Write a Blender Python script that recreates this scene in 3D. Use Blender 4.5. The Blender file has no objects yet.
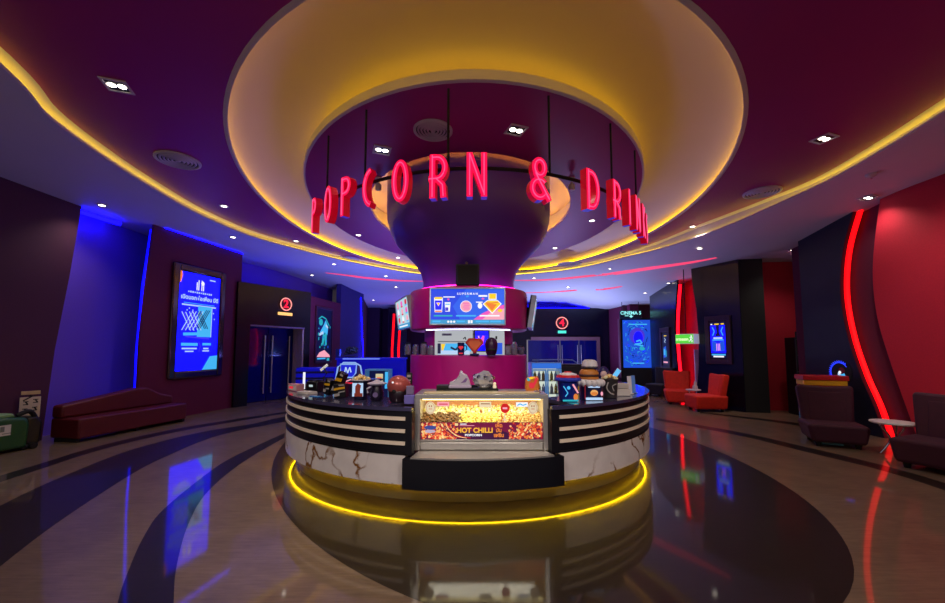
import bpy, bmesh, math, random
from mathutils import Vector, Matrix
random.seed(7)
SC = bpy.context.scene
COL = SC.collection
pi, sin, cos, R = math.pi, math.sin, math.cos, math.radians

# ---------------------------------------------------------------- camera
F, TP, SH, EYE = 393.5, .075, 18.5, 1.6
cam = bpy.data.objects.new('camera', bpy.data.cameras.new('camera'))
COL.objects.link(cam)
cam.location = (0, 0, EYE)
cam.rotation_euler = (pi/2 + math.atan(TP), 0, 0)
cam.data.sensor_width = 36
cam.data.lens = 36*F/945
cam.data.shift_y = SH/945
cam.data.clip_start = .05
SC.camera = cam
SC.view_settings.view_transform = 'Standard'
SC.view_settings.look = 'None'
SC.view_settings.gamma = 1
SC.view_settings.exposure = 0
SC.view_settings.use_curve_mapping = False

_c = 1/math.sqrt(1+TP*TP); _s = TP*_c
def ray(px, py):
    a = (px-472.5)/F; b = -(py-301.5-SH)/F
    return Vector((a, _c-b*_s, _s+b*_c))
def at(px, py, z):                       # where the sight line meets a level plane
    r = ray(px, py)
    return r*((z-EYE)/r.z) + Vector((0, 0, EYE))

# ---------------------------------------------------------------- materials
def lin(c):
    return tuple(((x/255)/12.92 if x/255 <= .04045 else ((x/255+.055)/1.055)**2.4) for x in c)
MATS = {}
def mat(name, c, rough=.5, metal=0., var=.12, scale=6., emit=0., ec=None, trans=0., coat=0., bump=0., spec=.5, ior=None):
    if name in MATS: return MATS[name]
    m = bpy.data.materials.new(name); m.use_nodes = True
    nt = m.node_tree; b = nt.nodes['Principled BSDF']
    l = lin(c)
    tc = nt.nodes.new('ShaderNodeTexCoord')
    nz = nt.nodes.new('ShaderNodeTexNoise'); nz.inputs['Scale'].default_value = scale; nz.inputs['Detail'].default_value = 4
    nt.links.new(tc.outputs['Object'], nz.inputs['Vector'])
    mx = nt.nodes.new('ShaderNodeMix'); mx.data_type = 'RGBA'
    mx.inputs[6].default_value = tuple(x*(1-var) for x in l)+(1,)
    mx.inputs[7].default_value = tuple(min(1, x*(1+var)) for x in l)+(1,)
    nt.links.new(nz.outputs['Fac'], mx.inputs[0])
    nt.links.new(mx.outputs[2], b.inputs['Base Color'])
    b.inputs['Roughness'].default_value = rough
    b.inputs['Metallic'].default_value = metal
    b.inputs['Specular IOR Level'].default_value = spec
    b.inputs['Coat Weight'].default_value = coat
    b.inputs['Transmission Weight'].default_value = trans
    if ior: b.inputs['IOR'].default_value = ior
    if emit:
        b.inputs['Emission Color'].default_value = lin(ec or c)+(1,)
        b.inputs['Emission Strength'].default_value = emit
    if bump:
        bp = nt.nodes.new('ShaderNodeBump'); bp.inputs['Strength'].default_value = bump; bp.inputs['Distance'].default_value = .01
        nt.links.new(nz.outputs['Fac'], bp.inputs['Height']); nt.links.new(bp.outputs['Normal'], b.inputs['Normal'])
    MATS[name] = m
    return m
def glow(name, c, e=1.):
    return mat('glow '+name, (10, 10, 10), .4, emit=e, ec=c)

def marble():
    m = bpy.data.materials.new('veined marble'); m.use_nodes = True
    nt = m.node_tree; b = nt.nodes['Principled BSDF']; N = nt.nodes.new; L = nt.links.new
    tc = N('ShaderNodeTexCoord')
    n1 = N('ShaderNodeTexNoise'); n1.inputs['Scale'].default_value = 4.5; n1.inputs['Detail'].default_value = 6
    L(tc.outputs['Object'], n1.inputs['Vector'])
    add = N('ShaderNodeMix'); add.data_type = 'RGBA'; add.blend_type = 'ADD'; add.inputs[0].default_value = .35
    L(tc.outputs['Object'], add.inputs[6]); L(n1.outputs['Color'], add.inputs[7])
    v = N('ShaderNodeTexVoronoi'); v.feature = 'DISTANCE_TO_EDGE'; v.inputs['Scale'].default_value = 1.9
    L(add.outputs[2], v.inputs['Vector'])
    r1 = N('ShaderNodeValToRGB'); r1.color_ramp.elements[0].position = .012; r1.color_ramp.elements[0].color = (1, 1, 1, 1)
    r1.color_ramp.elements[1].position = .045; r1.color_ramp.elements[1].color = (0, 0, 0, 1)
    L(v.outputs['Distance'], r1.inputs[0])
    n2 = N('ShaderNodeTexNoise'); n2.inputs['Scale'].default_value = 1.7
    L(tc.outputs['Object'], n2.inputs['Vector'])
    r2 = N('ShaderNodeValToRGB'); r2.color_ramp.elements[0].position = .42; r2.color_ramp.elements[1].position = .5
    L(n2.outputs['Fac'], r2.inputs[0])
    mu = N('ShaderNodeMath'); mu.operation = 'MULTIPLY'
    L(r1.outputs[0], mu.inputs[0]); L(r2.outputs[0], mu.inputs[1])
    n3 = N('ShaderNodeMix'); n3.data_type = 'RGBA'; n3.inputs[6].default_value = lin((238, 230, 226))+(1,); n3.inputs[7].default_value = lin((206, 196, 194))+(1,)
    L(n1.outputs['Fac'], n3.inputs[0])
    mx = N('ShaderNodeMix'); mx.data_type = 'RGBA'; mx.inputs[7].default_value = lin((126, 78, 22))+(1,)
    L(mu.outputs[0], mx.inputs[0]); L(n3.outputs[2], mx.inputs[6])
    L(mx.outputs[2], b.inputs['Base Color']); b.inputs['Roughness'].default_value = .25
    return m

def stone(name, c, rough, var=.25, scale=2.2, spec=.38, coat=.6):
    m = bpy.data.materials.new(name); m.use_nodes = True
    nt = m.node_tree; b = nt.nodes['Principled BSDF']; N = nt.nodes.new; L = nt.links.new
    tc = N('ShaderNodeTexCoord'); l = lin(c)
    n1 = N('ShaderNodeTexNoise'); n1.inputs['Scale'].default_value = scale; n1.inputs['Detail'].default_value = 8; n1.inputs['Roughness'].default_value = .65
    L(tc.outputs['Object'], n1.inputs['Vector'])
    mp = N('ShaderNodeMapping'); mp.inputs['Scale'].default_value = (3, 30, 1); L(tc.outputs['Object'], mp.inputs['Vector'])
    n2 = N('ShaderNodeTexNoise'); n2.inputs['Scale'].default_value = 1.5; n2.inputs['Detail'].default_value = 4
    L(mp.outputs[0], n2.inputs['Vector'])
    ad = N('ShaderNodeMath'); ad.operation = 'ADD'; L(n1.outputs['Fac'], ad.inputs[0]); L(n2.outputs['Fac'], ad.inputs[1])
    mr = N('ShaderNodeMapRange'); mr.inputs[1].default_value = .7; mr.inputs[2].default_value = 1.3; L(ad.outputs[0], mr.inputs[0])
    mx = N('ShaderNodeMix'); mx.data_type = 'RGBA'
    mx.inputs[6].default_value = tuple(x*(1-var) for x in l)+(1,); mx.inputs[7].default_value = tuple(x*(1+var) for x in l)+(1,)
    L(mr.outputs[0], mx.inputs[0]); L(mx.outputs[2], b.inputs['Base Color'])
    m2 = N('ShaderNodeMapRange'); m2.inputs[3].default_value = rough*.75; m2.inputs[4].default_value = rough*1.35
    L(n1.outputs['Fac'], m2.inputs[0]); L(m2.outputs[0], b.inputs['Coat Roughness'])
    b.inputs['Roughness'].default_value = .5; b.inputs['Specular IOR Level'].default_value = spec; b.inputs['Coat Weight'].default_value = coat
    return m

# ---------------------------------------------------------------- mesh builder
class MB:
    def __init__(s): s.v = []; s.f = []; s.m = []
    def add(s, vs, fs, mi=0):
        o = len(s.v); s.v += [tuple(v) for v in vs]
        for f in fs: s.f.append([o+i for i in f]); s.m.append(mi)
        return s
    def box(s, x0, x1, y0, y1, z0, z1, mi=0, M=None):
        vs = [Vector((x, y, z)) for z in (z0, z1) for y in (y0, y1) for x in (x0, x1)]
        if M: vs = [M @ v for v in vs]
        return s.add(vs, [(0, 2, 3, 1), (4, 5, 7, 6), (0, 1, 5, 4), (2, 6, 7, 3), (0, 4, 6, 2), (1, 3, 7, 5)], mi)
    def arc(s, sec, a0, a1, n, c=(0, 0), mi=0, fx=1., fy=1.):          # closed (r,z) section swept about an axis; fx,fy make it oval
        k = len(sec); full = abs(a1-a0) > 2*pi-1e-4; vs = []; nn = n if full else n+1
        for i in range(nn):
            a = a0+(a1-a0)*i/n
            vs += [(c[0]+r*sin(a)*fx, c[1]-r*cos(a)*fy, z) for r, z in sec]
        fs = []
        for i in range(n):
            for j in range(k):
                p, q = (i % nn)*k, ((i+1) % nn)*k
                fs.append((p+j, p+(j+1) % k, q+(j+1) % k, q+j))
        if not full: fs += [tuple(range(k))[::-1], tuple(range((nn-1)*k, nn*k))]
        return s.add(vs, fs, mi)
    def lathe(s, prof, n=32, c=(0, 0, 0), mi=0, fx=1., fy=1., caps=True):
        k = len(prof); vs = []
        for i in range(n):
            a = 2*pi*i/n
            vs += [(c[0]+r*sin(a)*fx, c[1]-r*cos(a)*fy, c[2]+z) for r, z in prof]
        fs = []
        for i in range(n):
            p, q = i*k, ((i+1) % n)*k
            for j in range(k-1): fs.append((p+j, q+j, q+j+1, p+j+1))
        if caps:
            fs.append(tuple(i*k for i in range(n))[::-1]); fs.append(tuple(i*k+k-1 for i in range(n)))
        return s.add(vs, fs, mi)
    def tube(s, path, r, n=8, mi=0, closed=False):
        P = [Vector(p) for p in path]; m = len(P); vs = []
        for i in range(m):
            if closed: t = P[(i+1) % m]-P[i-1]
            else: t = P[min(i+1, m-1)]-P[max(i-1, 0)]
            t.normalize(); up = Vector((0, 0, 1)) if abs(t.z) < .9 else Vector((1, 0, 0))
            a = t.cross(up).normalized(); b = a.cross(t)
            vs += [P[i]+a*r*cos(2*pi*j/n)+b*r*sin(2*pi*j/n) for j in range(n)]
        fs = []
        for i in range(m if closed else m-1):
            p, q = i*n, ((i+1) % m)*n
            for j in range(n): fs.append((p+j, p+(j+1) % n, q+(j+1) % n, q+j))
        if not closed: fs += [tuple(range(n))[::-1], tuple(range((m-1)*n, m*n))]
        return s.add(vs, fs, mi)
    def prism(s, poly, y0, y1, mi=0, M=None, side=None):               # (x,z) outline, front at y0
        k = len(poly)
        vs = [Vector((x, y0, z)) for x, z in poly]+[Vector((x, y1, z)) for x, z in poly]
        if M: vs = [M @ v for v in vs]
        o = len(s.v); s.v += [tuple(v) for v in vs]
        s.f.append([o+i for i in range(k)]); s.m.append(mi)
        s.f.append([o+k+i for i in range(k)][::-1]); s.m.append(mi if side is None else side)
        for i in range(k):
            j = (i+1) % k
            s.f.append([o+i, o+k+i, o+k+j, o+j]); s.m.append(mi if side is None else side)
        return s
    def ribbon(s, pl, w, y0, y1, mi=0, side=None, closed=False):       # a stroke of constant width, extruded
        P = [Vector((p[0], p[1])) for p in pl]; m = len(P); A = []; B = []
        for i in range(m):
            if closed: d0 = P[i]-P[i-1]; d1 = P[(i+1) % m]-P[i]
            else:
                d0 = P[i]-P[i-1] if i else P[1]-P[0]; d1 = P[i+1]-P[i] if i < m-1 else P[i]-P[i-1]
            d0.normalize(); d1.normalize(); n0 = Vector((-d0.y, d0.x)); n1 = Vector((-d1.y, d1.x))
            nn = (n0+n1); nn = nn.normalized() if nn.length > 1e-5 else n0
            k = min(2., 1/max(.35, nn.dot(n0)))
            A.append(P[i]+nn*w/2*k); B.append(P[i]-nn*w/2*k)
        for i in range(m if closed else m-1):
            j = (i+1) % m
            q = [A[i], B[i], B[j], A[j]]
            vs = [(p.x, y0, p.y) for p in q]+[(p.x, y1, p.y) for p in q]
            s.add(vs, [(0, 1, 2, 3)], mi)
            s.add(vs, [(7, 6, 5, 4), (1, 5, 6, 2), (0, 3, 7, 4)], mi if side is None else side)
            if not closed and i == 0: s.add(vs, [(0, 4, 5, 1)], mi if side is None else side)
            if not closed and i == m-2: s.add(vs, [(3, 2, 6, 7)], mi if side is None else side)
        return s
    def ball(s, c, r, n=12, sc=(1, 1, 1), mi=0, rough=0.):
        vs = [(0, 0, 1)]; fs = []; h = n//2
        for i in range(1, h):
            for j in range(n):
                t, p = pi*i/h, 2*pi*j/n; vs.append((sin(t)*cos(p), sin(t)*sin(p), cos(t)))
        vs.append((0, 0, -1))
        for j in range(n):
            fs.append((0, 1+j, 1+(j+1) % n)); b = 1+(h-2)*n
            fs.append((len(vs)-1, b+(j+1) % n, b+j))
            for i in range(h-2): a = 1+i*n; fs.append((a+j, a+n+j, a+n+(j+1) % n, a+(j+1) % n))
        out = []
        for v in vs:
            k = r*(1+random.uniform(-rough, rough)); out.append((c[0]+v[0]*k*sc[0], c[1]+v[1]*k*sc[1], c[2]+v[2]*k*sc[2]))
        return s.add(out, fs, mi)
    def build(s, name, mats, parent=None, smooth=False, bevel=0., seg=2, sub=0):
        me = bpy.data.meshes.new(name); me.from_pydata(s.v, [], s.f)
        for m in (mats if isinstance(mats, (list, tuple)) else [mats]): me.materials.append(m)
        for p, i in zip(me.polygons, s.m): p.material_index = i
        b = bmesh.new(); b.from_mesh(me); bmesh.ops.remove_doubles(b, verts=b.verts, dist=1e-5)
        bmesh.ops.recalc_face_normals(b, faces=b.faces); b.to_mesh(me); b.free()
        o = bpy.data.objects.new(name, me); COL.objects.link(o)
        if parent: o.parent = parent
        if smooth:
            for p in me.polygons: p.use_smooth = True
            try: me.set_sharp_from_angle(angle=R(40))
            except Exception: pass
        if bevel:
            md = o.modifiers.new('bevel', 'BEVEL'); md.width = bevel; md.segments = seg; md.limit_method = 'ANGLE'; md.angle_limit = R(35)
            if not smooth:
                for p in me.polygons: p.use_smooth = True
                try: me.set_sharp_from_angle(angle=R(60))
                except Exception: pass
        if sub:
            md = o.modifiers.new('sub', 'SUBSURF'); md.levels = md.render_levels = sub
        return o

def tag(o, label=None, cat=None, group=None, kind=None):
    for k, v in (('label', label), ('category', cat), ('group', group), ('kind', kind)):
        if v: o[k] = v
    return o
def thing(name, label, cat, loc=(0, 0, 0), rz=0., group=None):
    o = bpy.data.objects.new(name, None); COL.objects.link(o)
    o.empty_display_size = .1
    o.location = loc; o.rotation_euler = (0, 0, rz)
    return tag(o, label, cat, group)
def struct(o): o['kind'] = 'structure'; return o
def copy_tree(o, parent=None):
    c = o.copy(); COL.objects.link(c)
    if parent: c.parent = parent
    for ch in list(o.children): copy_tree(ch, c)
    return c
def smooth_curve(pts, n=8, closed=True):
    P = [Vector(p) for p in pts]; m = len(P); out = []
    for i in range(m if closed else m-1):
        if closed: p0, p1, p2, p3 = P[i-1], P[i], P[(i+1) % m], P[(i+2) % m]
        else: p0, p1, p2, p3 = P[max(0, i-1)], P[i], P[i+1], P[min(m-1, i+2)]
        for k in range(n):
            t = k/n
            out.append(.5*((2*p1)+(p2-p0)*t+(2*p0-5*p1+4*p2-p3)*t*t+(3*p1-p0-3*p2+p3)*t**3))
    if not closed: out.append(P[-1])
    return out

class Art:                                 # flat printed or lit shapes on a front (-y) face, one mesh, many colours
    def __init__(s, y=-.002): s.mb = MB(); s.mats = []; s.y = y; s.d = 0
    def mi(s, m):
        if m not in s.mats: s.mats.append(m)
        return s.mats.index(m)
    def poly(s, pts, m, step=True):
        if step: s.d += .0002
        y = s.y-s.d
        s.mb.add([(x, y, z) for x, z in pts], [tuple(range(len(pts)))], s.mi(m)); return s
    def rect(s, x, z, w, h, m, rot=0., step=True):
        c, n = cos(rot), sin(rot)
        return s.poly([(x+a*c-b*n, z+a*n+b*c) for a, b in ((-w/2, -h/2), (w/2, -h/2), (w/2, h/2), (-w/2, h/2))], m, step)
    def disc(s, x, z, r, m, rz=None, n=28, step=True):
        rz = rz or r
        return s.poly([(x+r*cos(2*pi*i/n), z+rz*sin(2*pi*i/n)) for i in range(n)], m, step)
    def line(s, pl, w, m):
        s.d += .00035
        for a, b in zip(pl, pl[1:]):
            dx, dz = b[0]-a[0], b[1]-a[1]; l = math.hypot(dx, dz) or 1; nx, nz = -dz/l*w/2, dx/l*w/2
            s.poly([(a[0]+nx, a[1]+nz), (a[0]-nx, a[1]-nz), (b[0]-nx, b[1]-nz), (b[0]+nx, b[1]+nz)], m, False)
        return s
    def build(s, name, parent): return s.mb.build(name, s.mats, parent)

def lettering(body, size, m, parent, loc, rot=(pi/2, 0, 0), align='CENTER', ext=.001, name='lettering', sx=1., bold=0.):
    cu = bpy.data.curves.new(name, 'FONT'); cu.body = body; cu.size = size; cu.align_x = align; cu.align_y = 'CENTER'; cu.extrude = ext; cu.offset = bold
    t = bpy.data.objects.new('tmp', cu); COL.objects.link(t)
    dg = bpy.context.evaluated_depsgraph_get()
    me = bpy.data.meshes.new_from_object(t.evaluated_get(dg)); me.name = name
    bpy.data.objects.remove(t); me.materials.clear(); me.materials.append(m)
    o = bpy.data.objects.new(name, me); COL.objects.link(o); o.parent = parent
    o.location = loc; o.rotation_euler = rot; o.scale = (sx, 1, 1)
    return o

ORD = ['leftmost', 'second', 'third', 'fourth', 'fifth', 'sixth', 'seventh', 'eighth', 'ninth', 'tenth', 'eleventh', 'twelfth', 'thirteenth',
       'fourteenth', 'fifteenth', 'sixteenth', 'seventeenth', 'eighteenth', 'nineteenth', 'twentieth', 'twenty-first', 'twenty-second']

# ---------------------------------------------------------------- palette
white = mat('white paint', (205, 198, 200), .6, var=.03)
dome_white = mat('plaster dome', (190, 172, 168), .55, var=.04, scale=1.2)
purple_ceiling = mat('plum ceiling paint', (156, 18, 112), .5, var=.05, scale=2)
soffit_paint = mat('grey soffit paint', (214, 212, 218), .6, var=.03, scale=2)
maroon = mat('maroon wall cloth', (98, 14, 62), .8, var=.15, scale=40)
dusk = mat('dusky plum wall cloth', (72, 26, 56), .8, var=.15, scale=40)
bluegrey = mat('violet wall cloth', (112, 80, 215), .8, var=.1, scale=40)
redwall = mat('crimson wall cloth', (190, 20, 48), .8, var=.15, scale=40)
gloss_black = mat('black gloss panel', (12, 10, 28), .22, var=.3, scale=3)
navy_black = mat('navy black panel', (18, 16, 38), .5, var=.2)
black = mat('black plastic', (14, 14, 17), .4)
matt_black = mat('matt black', (9, 9, 11), .7)
counter_black = mat('counter black laminate', (15, 16, 24), .3, var=.15)
steel = mat('brushed steel', (196, 192, 186), .36, metal=.75, var=.08, scale=30)
chrome = mat('chrome', (220, 220, 225), .1, metal=1., var=.02)
dark_metal = mat('dark metal', (40, 36, 40), .35, metal=.8)
champagne = mat('champagne metal strip', (244, 226, 204), .4, metal=.05, var=.05)
column_paint = mat('violet lacquer', (98, 54, 190), .38, var=.05, scale=2)
magenta_paint = mat('magenta lacquer', (196, 18, 138), .38, var=.04, scale=2)
glass = mat('clear glass', (240, 245, 250), .03, trans=1., var=.0, ior=1.12)
acrylic = mat('clear acrylic', (225, 220, 245), .05, trans=.92, var=.0, ior=1.2)
yellow_led = glow('yellow', (255, 190, 8), 14)
cove_led = glow('cove yellow', (255, 202, 10), 4.3)
blue_led = glow('blue', (4, 2, 255), 14)
red_led = glow('red', (255, 6, 14), 1.9)
pink_led = glow('pink', (255, 70, 112), 1.05)
lamp_glow = glow('lamp', (255, 244, 225), 9)

S1 = lambda t: (lambda u: u*u*(3-2*u))(max(0., min(1., t)))
def soffz(x, y): return 4.38-.42*S1((x-4.5)/2)*S1((y-6.5)/3.5)-.3*S1((y-13)/5)
def at_soffit(px, py):
    z = 4.38
    for _ in range(25):
        p = at(px, py, z); z = .5*z+.5*soffz(p.x, p.y)
    return at(px, py, z)
def ell(a, b, c, z, n=96): return [Vector((c[0]+a*sin(2*pi*i/n), c[1]-b*cos(2*pi*i/n), z)) for i in range(n)]
def loft(loops, mis=None, close=False):
    mb = MB(); n = len(loops[0])
    for l in loops: mb.v += [tuple(p) for p in l]
    for k in range(len(loops)-1):
        for i in range(n):
            j = (i+1) % n
            mb.f.append([k*n+i, k*n+j, (k+1)*n+j, (k+1)*n+i]); mb.m.append(mis[k] if mis else 0)
    return mb

# ---------------------------------------------------------------- floor
fl = MB().box(-11, 12, -3, 26, -.1, 0).build('floor', stone('polished brown terrazzo', (122, 102, 82), .05, spec=.16, coat=.8)); struct(fl)
dark_stone = stone('polished dark terrazzo', (34, 25, 20), .06, spec=.14, coat=.55)
def inlay(name, loop):
    mb = MB(); k = len(loop)
    mb.add([(p[0], p[1], .0015) for p in loop], [tuple(range(k))])
    return struct(mb.build(name, dark_stone))
ang = math.atan2(-.2655, .9641)
e = [(cx := 5.672*cos(t), cy := 3.51*sin(t)) for t in [2*pi*i/120 for i in range(120)]]
inlay('trim_1', [(.1664+.2655*u-.9641*v, 7.7706-.9641*u-.2655*v) for u, v in e])
def band(name, outer, inner):
    o = smooth_curve([at(x, y, 0) for x, y in outer], 6, False); i = smooth_curve([at(x, y, 0) for x, y in inner], 6, False)
    mb = MB(); k = len(o)
    mb.add([(p.x, p.y, .0012) for p in o+i], [(a, a+1, k+a+1, k+a) for a in range(k-1)])
    return struct(mb.build(name, dark_stone))
band('trim_2', [(-170, 620), (-90, 560), (0, 506), (67, 474.7), (134.7, 448.8), (202, 432), (252, 424), (283, 417), (330, 410.5)],
               [(-170, 730), (-90, 645), (0, 566.7), (67.3, 516), (134.7, 472.4), (168, 455.6), (208.8, 438.7), (249, 428.6), (330, 413.5)])
band('trim_3', [(100, 760), (106, 680), (117, 606), (128, 571.7), (144.8, 534.7), (165, 508), (208.8, 472.4), (235.7, 455.6), (284.5, 433)],
               [(168, 760), (170, 680), (173.4, 606), (176.8, 565), (188, 525), (204, 496), (229, 472.4), (255.9, 453.9), (284.5, 437.7)])
band('trim_4', [(-170, 535), (-90, 505), (0, 475.8), (33.7, 465.7), (101, 445.5), (168.3, 430.3), (230, 420), (286, 411.8)],
               [(-170, 548), (-90, 515), (0, 482.5), (33.7, 471.4), (101, 449.8), (168.3, 433.7), (230, 422.5), (286, 413.3)])
band('trim_5', [(656, 418), (737.5, 431.8), (804, 446.6), (881.8, 465), (955, 486), (1080, 525)],
               [(656, 420), (737.5, 435.3), (804, 451.5), (881.8, 470.5), (955, 494), (1080, 538)])
band('painted_wall_shadow', [(700, 412), (760, 418.5), (801, 423.5)], [(700, 413), (760, 420.3), (801, 426)])  # dark strip painted on the floor for the edge of the wall's shadow

# ---------------------------------------------------------------- ceiling
px_edge = [(0, 65), (50, 118), (100, 155), (150, 187), (200, 215), (250, 236), (300, 250), (350, 262), (410, 273), (470, 277),
           (530, 274), (580, 268), (640, 254), (700, 236), (760, 212), (820, 185), (880, 152), (945, 112)]
edge = [at_soffit(x, y) for x, y in px_edge]
edge += [Vector(p) for p in ((5.1, 2.6, 4.38), (4.1, .4, 4.38), (2.2, -1.2, 4.38), (0, -1.7, 4.38), (-2.2, -.9, 4.38), (-3.7, 1.0, 4.38))]
edge = smooth_curve(edge, 6)
edge = [Vector((p.x, p.y, soffz(p.x, p.y))) for p in edge]
CEN = Vector((0, 8, 0))
def outward(p, k):
    d = Vector((p.x-CEN.x, p.y-CEN.y, 0)).normalized(); return Vector((p.x+d.x*k, p.y+d.y*k, p.z))
loops = []
far = []
for p in edge:
    d = Vector((p.x, p.y-8, 0)).normalized()
    t = min(10.5/abs(d.x) if abs(d.x) > 1e-6 else 1e9, (17.8 if d.y > 0 else 10.8)/abs(d.y) if abs(d.y) > 1e-6 else 1e9)
    far.append(Vector((d.x*t, 8+d.y*t, 0)))
for k in range(15):
    t = (k/14)**1.6
    lp = []
    for p, q in zip(edge, far):
        v = p.lerp(q, t); lp.append(Vector((v.x, v.y, soffz(v.x, v.y))))
    loops.append(lp)
back_lip = [outward(p, .0)+Vector((0, 0, .03)) for p in edge]
lip2 = [outward(p, .1)+Vector((0, 0, .03)) for p in edge]
struct(loft(loops).build('ceiling_soffit', soffit_paint, smooth=True))
struct(loft([loops[0], back_lip, lip2]).build('trim_7', white, smooth=True))
fasc = [Vector((p.x, p.y, max(4.52, p.z))) for p in [outward(q, .1) for q in edge]]
struct(loft([lip2, fasc]).build('trim_8', white, smooth=True))
def radial(loop_src, A, B, c, z):            # oval points at the bearings of another loop
    out = []
    for p in loop_src:
        d = Vector((p.x-c[0], p.y-c[1])); k = 1/math.sqrt((d.x/A)**2+(d.y/B)**2); out.append(Vector((c[0]+d.x*k, c[1]+d.y*k, z)))
    return out
DC = (.16, 8.8)
rim1 = radial(edge, 4.36, 6.2, DC, 4.5)
bord = [[Vector((p.x, p.y, 4.5)) for p in [outward(q, k) for q in edge]] for k in (.13, -.07)]
struct(loft(bord).build('trim_13', white))
struct(loft([bord[1], rim1]).build('ceiling', purple_ceiling))
N = 120
# oval cove dome with its lip
prof = []
for i in range(15):
    t = i/14
    prof.append(ell(4.36+.14-2.1*t, 6.2+.14-2.95*t, (.16-.14*t, 8.8-.5*t), 4.57+.28*sin(pi*min(.72, t)/.75)**.9+.06*t, N))
struct(loft(prof).build('ceiling_dome', dome_white, smooth=True))
struct(loft([ell(4.36, 6.2, DC, 4.5, N), ell(4.33, 6.17, DC, 4.485, N), ell(4.31, 6.15, DC, 4.485, N), ell(4.31, 6.15, DC, 4.53, N), ell(4.52, 6.36, DC, 4.53, N), ell(4.52, 6.36, DC, 4.58, N)]).build('trim_9', white, smooth=True))
HC, KC = (-.05, 8.2), (.02, 8.3)
ring = loft([ell(2.3, 3.08, HC, 4.95, N), ell(2.3, 3.08, HC, 4.455, N), ell(2.02, 2.8, HC, 4.455, N), ell(2.02, 2.8, HC, 4.4, N), ell(3.12, 4.36, KC, 4.4, N), ell(3.15, 4.4, KC, 4.41, N), ell(3.15, 4.4, KC, 4.52, N), ell(2.45, 3.35, KC, 4.52, N)], [0, 0, 0, 1, 0, 0, 0])
struct(ring.build('ceiling_disc', [white, purple_ceiling], smooth=True))
cap = MB(); cap.add(ell(2.35, 3.12, HC, 4.96, N), [tuple(range(N))]); struct(cap.build('ceiling_recess', dome_white))
# the light hidden in the coves
def led(name, path, r, m, label, parent=None, closed=True, group=None, cat='light strip'):
    o = MB().tube(path, r, 6, 0, closed).build(name, m, parent)
    if not parent: tag(o, label, cat, group)
    return o
led('cove_light', ell(3.05, 4.28, KC, 4.55, N), .02, cove_led, 'yellow light glowing on the dome from behind the rim of the plum disc')
led('cove_light', ell(4.41, 6.25, DC, 4.56, N), .03, glow('lip yellow', (255, 198, 10), 7), 'thin yellow light behind the outer lip of the oval ceiling dome')
led('cove_light', ell(2.14, 2.92, HC, 4.474, N), .012, glow('recess gold', (255, 184, 30), 34), 'yellow light in the gap around the flared column top')
led('cove_light', [outward(p, .085)+Vector((0, 0, .045)) for p in edge], .012, glow('soffit yellow', (255, 212, 40), 6), 'yellow light line along the inner edge of the pale ceiling ring')

# pink light slits in the soffit
def slit(label, pts, w):
    mb = MB(); P = smooth_curve([at_soffit(*p) for p in pts], 8, False); n = len(P)
    vs = []
    for i, p in enumerate(P):
        k = w*min(1, .25+2.2*min(i, n-1-i)/n); q = outward(p, k)
        for v, dz in ((p, -.006), (q, -.006), (q, .01), (p, .01)): vs.append((v.x, v.y, soffz(v.x, v.y)+dz))
    fs = [(0, 1, 2, 3), tuple(range(4*n-4, 4*n))]
    for i in range(n-1):
        for j in range(4): fs.append((4*i+j, 4*i+(j+1) % 4, 4*i+4+(j+1) % 4, 4*i+4+j))
    mb.add(vs, fs)
    tag(mb.build('light_strip', pink_led), label, 'light strip')
slit('pink light strip curving along the far ceiling to the left of the column', [(326, 272.5), (350, 275), (371, 277.5), (400, 280), (425, 281)], .24)
slit('wider pink light strip curving along the far ceiling right of the column', [(510, 280), (540, 279.5), (575, 276.5), (610, 272.5), (660, 265.5), (715, 257.5)], .26)
slit('short pink light strip behind the wider one, above the entrance marked 4', [(515, 293), (560, 291), (595, 288.5), (622, 286)], .22)

# ---------------------------------------------------------------- column
AX = (-.07, 7.02)
colm = MB().lathe([(.81, 2.5), (.81, 2.78), (.85, 2.95), (.96, 3.12), (1.12, 3.29), (1.28, 3.45), (1.39, 3.65), (1.445, 3.85), (1.46, 4.05), (1.46, 4.95)], 72, AX+(0,), 0)
struct(colm.build('column', column_paint, smooth=True))
dr = MB().lathe([(1.02, 0), (1.02, 1.5), (1.0, 1.51), (.78, 1.51), (.78, 1.92), (1.0, 1.92), (1.03, 1.94), (1.04, 2.55), (1.02, 2.585), (.7, 2.585)], 72, AX+(0,), 0)
struct(dr.build('column_drum', magenta_paint, smooth=True))
led('cove_light', [(AX[0]+.93*sin(t), AX[1]-.93*cos(t), 2.60) for t in [2*pi*i/60 for i in range(60)]], .013, glow('magenta', (255, 20, 150), 9), 'pink light ring on top of the magenta drum around the column neck')
led('cove_light', [(AX[0]+.985*sin(t), AX[1]-.985*cos(t), 1.91) for t in [-.75+1.5*i/40 for i in range(41)]], .007, glow('shelf', (200, 205, 255), 5), 'white light under the drum above the display niche', closed=False)

# ---------------------------------------------------------------- walls
def frame(A, B):
    A, B = Vector((A[0], A[1], 0)), Vector((B[0], B[1], 0)); x = (B-A).normalized(); z = Vector((0, 0, 1)); y = z.cross(x)
    return Matrix(((x.x, y.x, 0, A.x), (x.y, y.y, 0, A.y), (0, 0, 1, 0), (0, 0, 0, 1))), (B-A).length
def slab(name, A, B, m, z=(0, 5.0), th=.2, outline=None, side=None, y0=0.):
    M, L = frame(A, B)
    o = outline or [(0, z[0]), (L, z[0]), (L, z[1]), (0, z[1])]
    ms = [m, side] if side else [m]
    return struct(MB().prism(o, y0, y0+th, 0, M, 1 if side else None).build(name, ms))
def on(A, B, s, z, out=.0):                  # a point on a wall
    M, L = frame(A, B); return M @ Vector((s, -out, z)), math.atan2(B[1]-A[1], B[0]-A[0])

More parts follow.
